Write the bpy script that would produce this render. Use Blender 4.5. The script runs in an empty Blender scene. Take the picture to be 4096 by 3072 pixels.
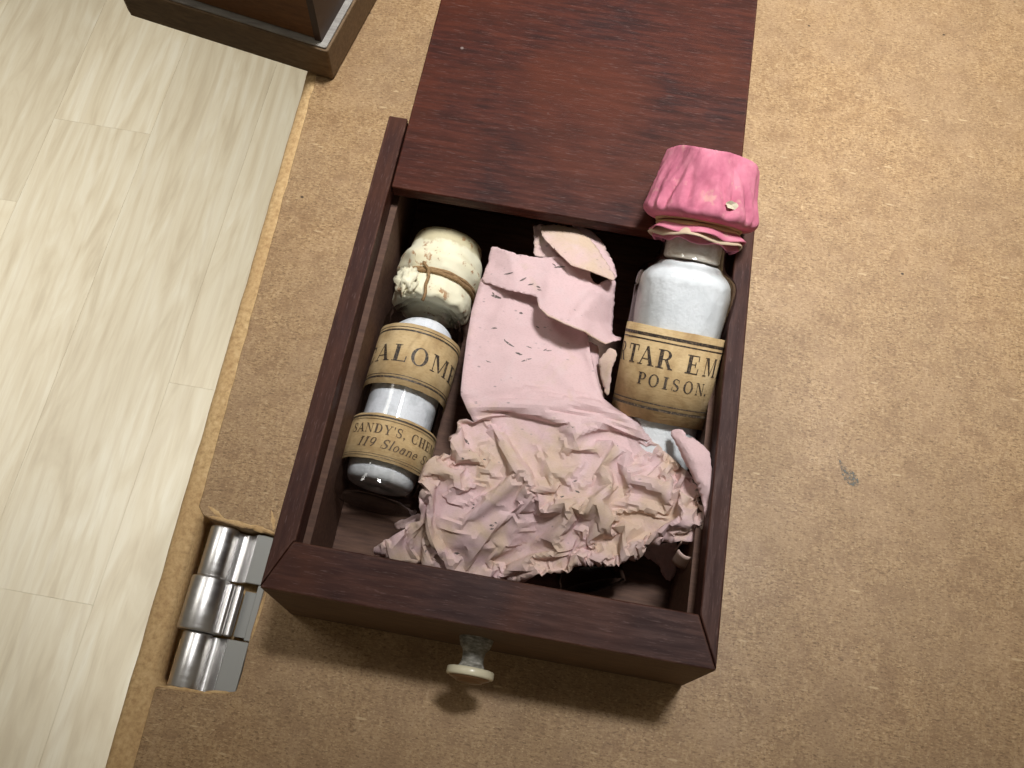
import bpy, bmesh, math, random
import numpy as np
from mathutils import Vector, Matrix, noise, geometry
random.seed(7)
MM = 0.001
scene = bpy.context.scene
COL = scene.collection

# ------------------------------------------------------------------ camera, world, lamps, exposure
CAM = Vector((0.07024, -0.03815, 0.32143))
RX = Vector((0.98469, 0.1714, 0.03177)); RY = Vector((0.17047, -0.90874, -0.38097)); RZ = Vector((-0.03642, 0.38055, -0.92404))
FPX = 3818.456
cam_data = bpy.data.cameras.new('camera'); cam = bpy.data.objects.new('camera', cam_data); COL.objects.link(cam)
M3 = Matrix((RX, -RY, -RZ)).transposed()
cam.matrix_world = Matrix.Translation(CAM) @ M3.to_4x4()
cam_data.sensor_width = 36.0; cam_data.lens = 36.0 * FPX / 4096.0
cam_data.clip_start = 0.01; cam_data.clip_end = 50
scene.camera = cam
world = bpy.data.worlds.new('World'); scene.world = world; world.use_nodes = True
bg = world.node_tree.nodes['Background']; bg.inputs[0].default_value = (1.0, 0.87, 0.68, 1); bg.inputs[1].default_value = 0.12

def area(name, loc, aim, sx, sy, power, color, spread=180):
    d = bpy.data.lights.new(name, 'AREA'); d.shape = 'RECTANGLE'; d.size = sx; d.size_y = sy; d.energy = power; d.color = color
    d.spread = math.radians(spread)
    o = bpy.data.objects.new(name, d); COL.objects.link(o); o.location = loc
    o.rotation_euler = (Vector(aim) - Vector(loc)).to_track_quat('-Z', 'Y').to_euler()
    return o
area('ceiling_panel', (0.50, 0.75, 1.55), (0.50, 0.75, 0), 0.5, 0.9, .9, (1.0, 0.98, 0.96))
area('ceiling_panel', (-1.3, 0.7, 1.5), (-0.56, 0.42, -0.72), 0.6, 1.0, 3.7, (1.0, 0.97, 0.9), 42)
area('ceiling_panel', (1.2, 1.25, 1.55), (1.2, 1.25, 0), 0.5, 0.9, 1.5, (1.0, 0.86, 0.66))
sd_ = bpy.data.lights.new('added_spot', 'SPOT'); sd_.energy = 168; sd_.color = (1.0, .99, .985); sd_.spot_size = math.radians(18.2); sd_.spot_blend = .34; sd_.shadow_soft_size = .17  # added spot: its cone edge imitates a person's shadow over the table front
so_ = bpy.data.objects.new('added_spot', sd_); COL.objects.link(so_); so_.location = (0.30, 0.55, 1.58)
so_.rotation_euler = (Vector((0.13, 0.265, 0)) - so_.location).to_track_quat('-Z', 'Y').to_euler()
scene.view_settings.view_transform = 'Standard'; scene.view_settings.look = 'None'
scene.view_settings.exposure = 0.08; scene.view_settings.gamma = 1.0
scene.render.engine = 'CYCLES'
scene.cycles.max_bounces = 10; scene.cycles.transmission_bounces = 8; scene.cycles.caustics_refractive = True

# ------------------------------------------------------------------ helpers
def bp(u, v, z):
    """point of the place seen at photo pixel (u,v) at height z mm -> mm"""
    d = RX * ((u - 2048) / FPX) + RY * ((v - 1536) / FPX) + RZ
    t = (z * MM - CAM.z) / d.z
    return (CAM + d * t) * 1000.0
def obj(name, verts, faces, m, parent=None, smooth=False):
    me = bpy.data.meshes.new(name); me.from_pydata([tuple(c * MM for c in v) for v in verts], [], faces); me.update()
    bm = bmesh.new(); bm.from_mesh(me); bmesh.ops.recalc_face_normals(bm, faces=bm.faces); bm.to_mesh(me); bm.free()
    if smooth: me.polygons.foreach_set('use_smooth', [True] * len(me.polygons))
    me.materials.append(m); o = bpy.data.objects.new(name, me); COL.objects.link(o)
    if parent: o.parent = parent
    return o
def empty(name, loc=(0, 0, 0)):
    o = bpy.data.objects.new(name, None); COL.objects.link(o); o.empty_display_size = .01; return o
def tag(o, label=None, cat=None, group=None, kind=None):
    for k, v in (('label', label), ('category', cat), ('group', group), ('kind', kind)):
        if v: o[k] = v
    return o
def bevel(o, w, seg=2):
    b = o.modifiers.new('bevel', 'BEVEL'); b.width = w * MM; b.segments = seg; b.limit_method = 'ANGLE'; b.angle_limit = math.radians(30)
    o.data.polygons.foreach_set('use_smooth', [True] * len(o.data.polygons))
    w_ = o.modifiers.new('wn', 'WEIGHTED_NORMAL'); w_.keep_sharp = True
    return o
def prism(poly, z0, z1):
    n = len(poly); v = [(x, y, z0) for x, y in poly] + [(x, y, z1) for x, y in poly]
    f = [list(range(n))[::-1], list(range(n, 2 * n))] + [[i, (i + 1) % n, n + (i + 1) % n, n + i] for i in range(n)]
    return v, f
def box(x0, y0, z0, x1, y1, z1): return prism([(x0, y0), (x1, y0), (x1, y1), (x0, y1)], z0, z1)
def lathe(prof, n=64, mod=None, closed=False):
    """prof: (s, r) along local z; returns verts/faces"""
    v = []; f = []
    for i, (s, r) in enumerate(prof):
        for j in range(n):
            t = 2 * math.pi * j / n
            rr, ss = (r, s)
            if mod: rr, ss = mod(s, r, t, i)
            v.append((rr * math.cos(t), rr * math.sin(t), ss))
    m = len(prof)
    for i in range(m if closed else m - 1):
        a = i * n; b = ((i + 1) % m) * n
        for j in range(n): f.append([a + j, a + (j + 1) % n, b + (j + 1) % n, b + j])
    if not closed:
        f.append(list(range(n))[::-1]); f.append([(m - 1) * n + j for j in range(n)])
    return v, f
def smooth_prof(p, k=4):
    out = []
    for i in range(len(p) - 1):
        p0 = p[max(i - 1, 0)]; p1 = p[i]; p2 = p[i + 1]; p3 = p[min(i + 2, len(p) - 1)]
        for j in range(k):
            t = j / k; r = []
            for c in (0, 1):
                r.append(.5 * (2 * p1[c] + (p2[c] - p0[c]) * t + (2 * p0[c] - 5 * p1[c] + 4 * p2[c] - p3[c]) * t * t + (3 * p1[c] - p0[c] - 3 * p2[c] + p3[c]) * t ** 3))
            out.append((r[0], max(r[1], .02)))
    return out + [p[-1]]

# ------------------------------------------------------------------ materials
class NT:
    def __init__(s, name):
        s.m = bpy.data.materials.new(name); s.m.use_nodes = True; s.t = s.m.node_tree; s.n = s.t.nodes
        s.b = s.n['Principled BSDF']; s.tc = s.n.new('ShaderNodeTexCoord')
    def link(s, a, b): s.t.links.new(a, b)
    def coord(s, sc=(1, 1, 1), rot=(0, 0, 0), loc=(0, 0, 0), src='Object'):
        m = s.n.new('ShaderNodeMapping'); m.inputs['Scale'].default_value = sc; m.inputs['Rotation'].default_value = rot; m.inputs['Location'].default_value = loc
        s.link(s.tc.outputs[src], m.inputs[0]); return m.outputs[0]
    def noise(s, vec, scale, detail=4, rough=.55, dist=0):
        n = s.n.new('ShaderNodeTexNoise'); n.inputs['Scale'].default_value = scale; n.inputs['Detail'].default_value = detail
        n.inputs['Roughness'].default_value = rough; n.inputs['Distortion'].default_value = dist; s.link(vec, n.inputs['Vector']); return n.outputs['Fac']
    def voro(s, vec, scale, feat='F1', out='Distance', rnd=1):
        n = s.n.new('ShaderNodeTexVoronoi'); n.feature = feat; n.inputs['Scale'].default_value = scale; n.inputs['Randomness'].default_value = rnd
        s.link(vec, n.inputs['Vector']); return n.outputs[out]
    def ramp(s, fac, stops):
        r = s.n.new('ShaderNodeValToRGB'); e = r.color_ramp.elements
        while len(e) < len(stops): e.new(.5)
        for el, (p, c) in zip(e, stops):
            el.position = p; el.color = (c, c, c, 1) if isinstance(c, (int, float)) else (*c, 1)
        s.link(fac, r.inputs[0]); return r.outputs[0]
    def mix(s, fac, a, b, mode='MIX'):
        m = s.n.new('ShaderNodeMix'); m.data_type = 'RGBA'; m.blend_type = mode
        for val, i in ((fac, 0), (a, 6), (b, 7)):
            if hasattr(val, 'is_linked'): s.link(val, m.inputs[i])
            else: m.inputs[i].default_value = val if i == 0 else (*val, 1)
        return m.outputs[2]
    def math(s, op, a, b=0.0):
        m = s.n.new('ShaderNodeMath'); m.operation = op
        for val, i in ((a, 0), (b, 1)):
            if hasattr(val, 'is_linked'): s.link(val, m.inputs[i])
            else: m.inputs[i].default_value = val
        return m.outputs[0]
    def out(s, col=None, rough=None, bump=None, bstr=.3, bdist=.0002, **kw):
        if col is not None:
            if hasattr(col, 'is_linked'): s.link(col, s.b.inputs['Base Color'])
            else: s.b.inputs['Base Color'].default_value = (*col, 1)
        if rough is not None:
            if hasattr(rough, 'is_linked'): s.link(rough, s.b.inputs['Roughness'])
            else: s.b.inputs['Roughness'].default_value = rough
        if bump is not None:
            b = s.n.new('ShaderNodeBump'); b.inputs['Strength'].default_value = bstr; b.inputs['Distance'].default_value = bdist
            s.link(bump, b.inputs['Height']); s.link(b.outputs[0], s.b.inputs['Normal'])
        for k, v in kw.items(): s.b.inputs[k.replace('_', ' ')].default_value = v
        return s.m

def mat_plain(name, col, rough=.6, **kw):
    t = NT(name); return t.out(col, rough, **kw)
def mat_hardboard():
    t = NT('hardboard'); c = t.coord()
    n1 = t.noise(t.coord((1, 1.9, 1), (0, 0, .25)), 560, 5, .72, .8); n2 = t.noise(t.coord((1.0, 2.6, 1), (0, 0, -.45)), 620, 3, .6, .5); big = t.noise(c, 16, 4, .6); mid = t.noise(c, 110, 4, .65)
    col = t.ramp(n1, [(.34, (.16, .086, .034)), (.43, (.275, .165, .074)), (.52, (.385, .245, .118)), (.60, (.47, .315, .158)), (.70, (.58, .41, .225))])
    fl1 = t.voro(t.coord((1, 2.6, 1), (0, 0, .3)), 640, out='Color'); fl2 = t.voro(t.coord((2.8, 1, 1), (0, 0, .75)), 520, out='Color')
    for q in (fl1, fl2):
        sp_ = t.n.new('ShaderNodeSeparateColor'); t.link(q, sp_.inputs[0])
        col = t.mix(.30, col, t.ramp(sp_.outputs[0], [(0, (.20, .115, .052)), (.2, (.31, .195, .098)), (.75, (.40, .265, .14)), (.93, (.52, .37, .21)), (1, (.60, .45, .27))]))
    col = t.mix(t.math('MULTIPLY', t.ramp(n2, [(.33, 1), (.43, 0)]), .75), col, (.12, .062, .026))
    col = t.mix(t.math('MULTIPLY', t.ramp(n2, [(.57, 0), (.66, 1)]), .6), col, (.56, .39, .215))
    col = t.mix(t.math('MULTIPLY', t.ramp(mid, [(.36, 1), (.52, 0)]), .5), col, (.23, .13, .062))
    col = t.mix(t.math('MULTIPLY', t.ramp(t.noise(c, 45, 5, .7, 1.0), [(.48, 0), (.64, 1)]), .4), col, (.43, .29, .165))
    col = t.mix(t.math('MULTIPLY', t.ramp(big, [(.42, 0), (.62, 1)]), .3), col, (.28, .195, .12))
    n3 = t.noise(t.coord((1, 2.2, 1), (0, 0, .15)), 900, 2, .5, .6); n4 = t.noise(t.coord((1, 3.0, 1), (0, 0, -.6)), 520, 2, .5, .4)
    col = t.mix(t.math('MULTIPLY', t.ramp(n3, [(.30, 1), (.38, 0)]), .65), col, (.13, .07, .03)); col = t.mix(t.math('MULTIPLY', t.ramp(n3, [(.63, 0), (.70, 1)]), .6), col, (.60, .43, .25))
    col = t.mix(t.math('MULTIPLY', t.ramp(n4, [(.27, 1), (.34, 0)]), .7), col, (.11, .058, .026)); col = t.mix(t.math('MULTIPLY', t.ramp(n4, [(.68, 0), (.74, 1)]), .6), col, (.63, .47, .28))
    fib = t.voro(t.coord((1, 5, 1), (0, 0, .9)), 34); col = t.mix(t.math('MULTIPLY', t.ramp(fib, [(.05, 1), (.075, 0)]), .6), col, (.62, .47, .28))
    fib2 = t.voro(t.coord((1, 4, 1), (0, 0, -.25)), 38); col = t.mix(t.math('MULTIPLY', t.ramp(fib2, [(.04, 1), (.06, 0)]), .55), col, (.62, .47, .28))
    col = t.mix(t.math('MULTIPLY', t.ramp(t.noise(t.coord(loc=(.3, .1, 0)), 28, 5, .65, 1.5), [(.50, 0), (.66, 1)]), .2), col, (.20, .112, .05))
    scr_ = t.voro(t.coord((1, 16, 1), (0, 0, 1.15)), 9); col = t.mix(t.math('MULTIPLY', t.ramp(scr_, [(.02, 1), (.035, 0)]), .45), col, (.58, .43, .26))
    col = t.mix(1.0, col, (1.0, .975, .92), 'MULTIPLY')
    sp = t.voro(t.coord((1, 1.4, 1)), 42); col = t.mix(t.ramp(sp, [(.02, 1), (.035, 0)]), col, (.05, .028, .015))
    return t.out(col, t.ramp(big, [(.3, .42), (.7, .56)]), n1, .1, .0002, Specular_IOR_Level=.3)
def mat_core():
    t = NT('hardboard_core'); n1 = t.noise(t.coord(), 600, 5, .65); n2 = t.noise(t.coord((1, .3, 1)), 90, 4)
    col = t.ramp(n1, [(.3, (.42, .26, .115)), (.5, (.60, .40, .19)), (.7, (.72, .52, .27))])
    col = t.mix(t.math('MULTIPLY', t.ramp(n2, [(.4, 0), (.65, 1)]), .35), col, (.48, .28, .12))
    return t.out(col, .85, n1, .5, .0004)
def mat_mahogany(name, axis, tint=1.0, red=1.0, con=1.0):
    t = NT(name)
    sc = (1, 9, 9) if axis == 'x' else ((9, 1, 9) if axis == 'y' else (9, 9, 1))
    st = t.noise(t.coord(sc), 60, 5, .65, .3); fine = t.noise(t.coord(tuple(s * 3 if s > 1 else 2.5 for s in sc)), 90, 3, .7); big = t.noise(t.coord(), 22, 4, .55, .5)
    col = t.ramp(st, [(.36, (.036 * tint, .0125 * tint, .0095 * tint)), (.5, (.085 * tint * red, .023 * tint, .0155 * tint)), (.64, (.155 * tint * red, .044 * tint, .027 * tint))])
    col = t.mix(1 - con, col, (.082 * tint * red, .027 * tint, .0235 * tint))
    col = t.mix(t.math('MULTIPLY', t.ramp(big, [(.42, 0), (.68, 1)]), .75 * con), col, (.19 * tint * red, .046 * tint, .017 * tint))
    col = t.mix(t.math('MULTIPLY', t.ramp(big, [(.28, 1), (.45, 0)]), .55), col, (.055 * tint, .03 * tint, .03 * tint))
    dust = t.ramp(fine, [(.58, 0), (.70, 1)]); col = t.mix(t.math('MULTIPLY', dust, .22), col, (.26, .17, .15))
    bv = t.n.new('ShaderNodeBevel'); bv.samples = 4; bv.inputs[0].default_value = .0011; ge = t.n.new('ShaderNodeNewGeometry'); dt = t.n.new('ShaderNodeVectorMath'); dt.operation = 'DOT_PRODUCT'
    t.link(bv.outputs[0], dt.inputs[0]); t.link(ge.outputs['Normal'], dt.inputs[1]); wear = t.math('MULTIPLY', t.ramp(dt.outputs['Value'], [(.88, 1), (.985, 0)]), t.ramp(t.noise(t.coord(), 130, 4, .7), [(.42, 0), (.62, 1)]))
    col = t.mix(t.math('MULTIPLY', wear, .6), col, (.22, .12, .085))
    chip = t.voro(t.coord((1, 1, 1)), 60); col = t.mix(t.math('MULTIPLY', t.ramp(chip, [(.03, 1), (.05, 0)]), .55), col, (.35, .28, .25))
    return t.out(col, t.ramp(st, [(.3, .55), (.7, .42)]), fine, .3, .0002, Specular_IOR_Level=.12)
def mat_rough_wood(name, dark, light, axis='y'):
    t = NT(name); sc = (7, 1, 7) if axis == 'y' else (1, 7, 7)
    n = t.noise(t.coord(sc), 90, 5, .65); f = t.noise(t.coord(tuple(s * 4 for s in sc)), 120, 2)
    return t.out(t.ramp(n, [(.3, dark), (.7, light)]), .7, f, .35, .0002)
def mat_paper(name, stain, seed=0.0, front=0.0, base=(.80, .585, .59), tan=(.70, .55, .44)):
    t = NT(name)
    a = t.noise(t.coord(loc=(seed, seed * .7, 0)), 70, 4, .6, .5); b = t.noise(t.coord(loc=(seed * 2, 1, 0)), 190, 4, .6); fib = t.noise(t.coord((1, 2.4, 1), (0, 0, .3)), 1400, 3, .6)
    am = a
    if front:
        sy = t.n.new('ShaderNodeSeparateXYZ'); t.link(t.coord(), sy.inputs[0]); am = t.math('ADD', a, t.ramp(t.math('MULTIPLY', sy.outputs[1], 10.0), [(.58, front), (.80, 0)]))
    col = t.mix(t.ramp(am, [(.62 - stain, 0), (.80 - stain * .6, 1)]), base, tan)
    col = t.mix(t.math('MULTIPLY', t.ramp(b, [(.5, 0), (.75, 1)]), .35), col, (.79, .65, .66))
    col = t.mix(t.math('MULTIPLY', t.ramp(a, [(.2, 1), (.4, 0)]), .35), col, (.68, .48, .49))
    col = t.mix(t.math('MULTIPLY', t.ramp(fib, [(.35, 1), (.5, 0)]), .16), col, (.40, .26, .22))
    # ink marks and foxing specks, gathered in a few places
    clus = t.ramp(t.noise(t.coord(loc=(3 + seed, 2, 0)), 38, 2), [(.50, 0), (.60, 1)])
    ink = t.ramp(t.voro(t.coord((1, 1.9, 1), (0, 0, .5)), 300), [(.12, 1), (.20, 0)])
    pick = t.ramp(t.noise(t.coord(), 230, 1), [(.50, 0), (.56, 1)])
    col = t.mix(t.math('MULTIPLY', t.math('MULTIPLY', clus, ink), t.math('MULTIPLY', pick, .45)), col, (.09, .075, .075))
    m = t.out(col, .9, t.math('ADD', fib, t.math('MULTIPLY', b, 2.0)), .35, .00018, Specular_IOR_Level=.12)
    tl = t.n.new('ShaderNodeBsdfTranslucent'); t.link(t.mix(.5, col, (.74, .42, .37)), tl.inputs[0]); mx = t.n.new('ShaderNodeMixShader'); mx.inputs[0].default_value = .14
    t.link(t.b.outputs[0], mx.inputs[1]); t.link(tl.outputs[0], mx.inputs[2]); t.link(mx.outputs[0], t.n['Material Output'].inputs[0])
    return m
def mat_glass(name, col=(1, 1, 1), rough=.01):
    t = NT(name); return t.out(col, rough, Transmission_Weight=1.0, IOR=1.47)
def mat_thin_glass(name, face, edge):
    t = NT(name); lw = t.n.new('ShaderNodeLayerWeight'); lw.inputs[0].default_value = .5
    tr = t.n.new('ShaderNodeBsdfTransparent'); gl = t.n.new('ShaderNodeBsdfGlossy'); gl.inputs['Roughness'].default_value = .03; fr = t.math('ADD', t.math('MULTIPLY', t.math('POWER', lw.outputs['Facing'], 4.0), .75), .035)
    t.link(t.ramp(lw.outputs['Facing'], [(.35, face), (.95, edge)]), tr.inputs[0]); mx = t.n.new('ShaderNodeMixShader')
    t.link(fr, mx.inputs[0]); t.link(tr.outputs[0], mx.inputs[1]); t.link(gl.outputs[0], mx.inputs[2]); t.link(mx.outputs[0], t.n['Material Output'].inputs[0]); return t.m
def mat_powder(name, col, blot):
    t = NT(name); n = t.noise(t.coord(), 160, 4, .6); n2 = t.noise(t.coord(), 700, 3)
    c = t.mix(t.ramp(n, [(.47, 0), (.6, blot)]), col, (.52, .55, .57))
    return t.out(c, .95, t.math('ADD', n, n2), .4, .0006, Specular_IOR_Level=.1)
def mat_label():
    t = NT('label_paper'); a = t.noise(t.coord(), 110, 5, .6, .4); b = t.noise(t.coord((1, 1, 4)), 500, 3)
    col = t.ramp(a, [(.3, (.47, .315, .15)), (.5, (.60, .435, .225)), (.7, (.69, .525, .30))])
    col = t.mix(t.math('MULTIPLY', t.ramp(b, [(.3, 1), (.5, 0)]), .3), col, (.33, .19, .08))
    st = t.noise(t.coord(loc=(.2, .4, .1)), 75, 5, .7, 1.2); col = t.mix(t.math('MULTIPLY', t.ramp(st, [(.5, 0), (.66, 1)]), .45), col, (.33, .205, .095))
    return t.out(col, .75, t.math('ADD', b, t.math('MULTIPLY', a, 3.0)), .35, .00025, Specular_IOR_Level=.25)
def mat_ink():
    t = NT('printing_ink'); a = t.noise(t.coord(), 1500, 3, .7)
    return t.out(t.ramp(a, [(.36, (.02, .015, .013)), (.52, (.055, .04, .03)), (.66, (.24, .165, .085))]), .6)
def mat_floor():
    t = NT('floor_vinyl')
    oi = t.n.new('ShaderNodeObjectInfo'); cmb = t.n.new('ShaderNodeVectorMath'); cmb.operation = 'ADD'
    m3 = t.n.new('ShaderNodeCombineXYZ'); t.link(t.math('MULTIPLY', oi.outputs['Random'], 7.0), m3.inputs[1]); t.link(t.math('MULTIPLY', oi.outputs['Random'], 3.0), m3.inputs[0])
    t.link(t.tc.outputs['Object'], cmb.inputs[0]); t.link(m3.outputs[0], cmb.inputs[1])
    def mp(sc):
        m = t.n.new('ShaderNodeMapping'); m.inputs['Scale'].default_value = sc; t.link(cmb.outputs[0], m.inputs[0]); return m.outputs[0]
    g = t.noise(mp((11, 1.6, 1)), 3.0, 4, .55, 1.6); fine = t.noise(mp((60, 3, 1)), 8, 4, .6, .3)
    w = t.n.new('ShaderNodeTexWave'); w.wave_type = 'RINGS'; w.rings_direction = 'Z'; w.inputs['Scale'].default_value = 2.2; w.inputs['Distortion'].default_value = 5; w.inputs['Detail'].default_value = 3; w.inputs['Detail Scale'].default_value = 1.5
    t.link(mp((9, .9, 1)), w.inputs[0])
    col = t.ramp(g, [(.30, (.59, .51, .37)), (.45, (.69, .615, .46)), (.57, (.735, .67, .52)), (.72, (.78, .73, .595))])
    col = t.mix(t.math('MULTIPLY', t.ramp(w.outputs['Fac'], [(.0, 1), (.3, 0)]), .28), col, (.56, .465, .325))
    col = t.mix(t.math('MULTIPLY', t.ramp(fine, [(.36, 1), (.48, 0)]), .16), col, (.54, .45, .30))
    hv = t.n.new('ShaderNodeHueSaturation'); t.link(t.math('ADD', t.math('MULTIPLY', oi.outputs['Random'], .12), .93), hv.inputs['Value']); t.link(col, hv.inputs['Color']); col = hv.outputs[0]
    kn = t.voro(mp((3.5, 1.2, 1)), 3.4); col = t.mix(t.math('MULTIPLY', t.ramp(kn, [(.02, 1), (.06, 0)]), .5), col, (.30, .24, .18))
    return t.out(col, .5, fine, .1, .0005, Specular_IOR_Level=.4)
def mat_chrome():
    t = NT('chrome'); n = t.noise(t.coord((1, 14, 1)), 130, 3); b = t.noise(t.coord((1, 20, 1)), 220, 2)
    return t.out((.66, .65, .64), t.ramp(n, [(.35, .28), (.7, .42)]), b, .06, .0004, Metallic=1.0)

HB = mat_hardboard(); CORE = mat_core(); MAHX = mat_mahogany('mahogany_x', 'x', .72, .78, .6); MAHY = mat_mahogany('mahogany_y', 'y', .74, .76, .45); LIDM = mat_mahogany('mahogany_lid', 'x', .50, 1.05, .75)
INNER = mat_rough_wood('drawer_bare_wood', (.07, .03, .018), (.15, .075, .045), 'x')
FRONTM = mat_rough_wood('drawer_front_wood', (.085, .045, .02), (.17, .095, .045), 'x')
CHEST = mat_rough_wood('chest_wood', (.13, .078, .036), (.23, .145, .072), 'x'); CHESTB = mat_rough_wood('chest_body_wood', (.14, .06, .02), (.23, .105, .037), 'x')
DUST = mat_rough_wood('chest_worn_edge', (.24, .22, .20), (.44, .42, .38), 'x')
PINK = mat_paper('paper_pink', .0, 0.0); PINK2 = mat_paper('paper_pink_stained', .12, 1.7); TAN = mat_paper('paper_tan', .36, 4.1, tan=(.74, .57, .43)); SHEETM = mat_paper('paper_sheet', .05, 2.2, front=.17, tan=(.71, .54, .42)); MIXD = mat_paper('paper_mixed', .22, 7.3, tan=(.72, .55, .43))
GLASS = mat_glass('clear_glass', (.97, .98, .97)); GLASSR = mat_glass('clear_glass_warm', (.98, .98, .97)); DARKG = mat_glass('brown_glass', (.03, .012, .008))
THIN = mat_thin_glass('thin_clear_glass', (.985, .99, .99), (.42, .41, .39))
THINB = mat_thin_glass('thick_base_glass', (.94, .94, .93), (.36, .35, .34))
POWL = mat_powder('white_powder', (.90, .92, .97), .5); POWR = mat_powder('white_lumpy_powder', (.93, .955, .98), .16)
LABEL = mat_label(); INK = mat_ink(); CHROME = mat_chrome(); FLOORM = mat_floor()

# ------------------------------------------------------------------ floor (0.72 m under the table top)
FZ = -720
fl = tag(obj('floor', *box(-2500, -2500, FZ - 20, 2500, 3500, FZ - 3.0), mat_plain('floor_underlay', (.16, .13, .09), .9)), kind='structure')
seams = {-885: 300, -755: 520, -625: 651, -495: 58, -365: 319, -235: 800}
pi = 0
for x0, ys in seams.items():
    for k in (-1, 0, 1):
        y0 = ys + 915 * k
        v, f = box(-64.95, 0.05, -3.0, 64.95, 914.95, 0)
        o = obj('plank', v, f, FLOORM, fl); bevel(o, .12, 1); o.location = ((x0 + 65) * MM, y0 * MM, FZ * MM)

# ------------------------------------------------------------------ table board with worn edge and mortised hinge
def edge_x(y): return -45.3 - (y + 55) * .0236
def inner_x(y): return -37.2 - (y + 55) * .0345
table = empty('hardboard_table'); tag(table, 'brown hardboard table top with pale worn edge and chrome hinge', 'table')
NX0, NY0, NX1, NY1 = -36.5, -29.0, -11.0, 26.0     # hinge mortise
poly = [(420, -420)]; poly += [(420, 760)]
ys = [760, 600, 500, 420, 360] + [330 - 6 * i for i in range(61)]
left = []
for y in ys: left.append((inner_x(y) + .55 * noise.noise((y * .15, 0, 0)) + .35 * noise.noise((y * .6, 3, 0)), y))
up = [p for p in left if p[1] > NY1 + 2]; dn = [p for p in left if p[1] < NY0 - 2]
notch = [(-38.0, NY1 + 1.2), (-35.0, NY1 + .3), (-30, NY1 - .2), (-24, NY1 - .9), (-18, NY1 - .5), (-14, NY1 - 1.2), (NX1 + .5, NY1 - 1.5), (NX1 - .4, 15), (NX1 + .3, 5), (NX1 - .2, -8), (NX1 + .4, -20), (NX1 + .1, NY0 + 2.5), (-16, NY0 + 1.4), (-22, NY0 + .2), (-28, NY0 + .6), (-33, NY0 + .2), (-36.4, NY0 - .6)]
poly += up + notch + dn + [(inner_x(-420), -420)]
board = obj('board', *prism(poly, -18, 0), HB, table); bevel(board, .45, 2)
# pale core strip: a slightly lower, rounded shoulder along the edge, ending in the vertical side
sv = []; sf = []; syl = [760, 600, 500, 420, 360] + [330 - 4 * i for i in range(110)] + [-420]
for i, y in enumerate(syl):
    e = edge_x(y) + .35 * noise.noise((y * .08, 5, 0)); n_ = inner_x(y) + 4.5
    if NY0 - 1 < y < NY1 + 1: n_ = inner_x(y) + .8
    j = .3 * noise.noise((y * .3, 9, 0))
    sv += [(n_, y, -17.5), (n_, y, -.9), (inner_x(y) - 1.0, y, -.75 + j * .5), (e + 3.2, y, -1.15 + j), (e + 1.0, y, -2.0 + j * .4), (e, y, -3.6), (e, y, -17.5)]
for i in range(len(syl) - 1):
    for k in range(7): sf.append([i * 7 + k, i * 7 + (k + 1) % 7, (i + 1) * 7 + (k + 1) % 7, (i + 1) * 7 + k])
sf += [list(range(7)), [(len(syl) - 1) * 7 + k for k in range(7)]]
obj('worn_edge', sv, sf, CORE, table, True)
obj('mortise_floor', *box(-36, -31, -14, -8, 28, -9.5), CORE, table)
# chipped fibres at the two ends of the mortise
def chip(cx, cy, L, Wd, ang, name='chipped_fibre'):
    n = 9; v = []; f = []
    for i in range(n):
        t = i / (n - 1) - .5
        w = Wd * (1 - (2 * t) ** 2 * .8) * (.8 + .5 * noise.noise((cx + i * .7, cy, 0)))
        px = cx + L * t * math.cos(ang); py = cy + L * t * math.sin(ang)
        nx, ny = -math.sin(ang), math.cos(ang)
        v += [(px + nx * w, py + ny * w, .08), (px, py, .45 + .3 * noise.noise((i * .9, cx, 2))), (px - nx * w, py - ny * w, -.6)]
    for i in range(n - 1):
        for k in range(2): f.append([i * 3 + k, i * 3 + k + 1, i * 3 + k + 4, i * 3 + k + 3])
    return obj(name, v, f, CORE, table, True)
chip(-27, NY1 + .4, 17, 1.3, -.07); chip(-33.5, NY1 + 2.4, 8, 1.0, -.5); chip(-17, NY1 - .2, 10, 1.1, -.12); chip(-14.2, NY1 + 3.5, 7, 1.3, -1.2)
chip(-27, NY0 + .1, 18, .9, .03); chip(-16, NY0 + 1.2, 9, .8, .12); chip(NX1 + 1.0, -2, 16, .9, 1.52)
# paint scuff
iv = []; ifc = []
scr = [(177.4, 87.0, .25), (178.4, 85.2, .8), (179.6, 83.2, 1.9), (181.2, 81.3, 2.9), (182.8, 79.8, 2.4), (184.4, 78.4, .8)]
for i, (x, y, w) in enumerate(scr): iv += [(x - w * .6, y - w * .6, .12), (x, y, .16), (x + w * .6, y + w * .6, .12)]
for i in range(len(scr) - 1):
    for k in range(2): ifc.append([i * 3 + k, i * 3 + k + 1, i * 3 + k + 4, i * 3 + k + 3])
t = NT('scuff_paint'); nz = t.noise(t.coord(), 900, 4, .7); t.out((.15, .165, .15), .7); tb = t.n.new('ShaderNodeBsdfTransparent'); mx = t.n.new('ShaderNodeMixShader')
t.link(t.ramp(nz, [(.46, .05), (.60, .85)]), mx.inputs[0]); t.link(tb.outputs[0], mx.inputs[1]); t.link(t.b.outputs[0], mx.inputs[2]); t.link(mx.outputs[0], t.n['Material Output'].inputs[0])
obj('paint_scuff', iv, ifc, t.m, table)

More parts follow.
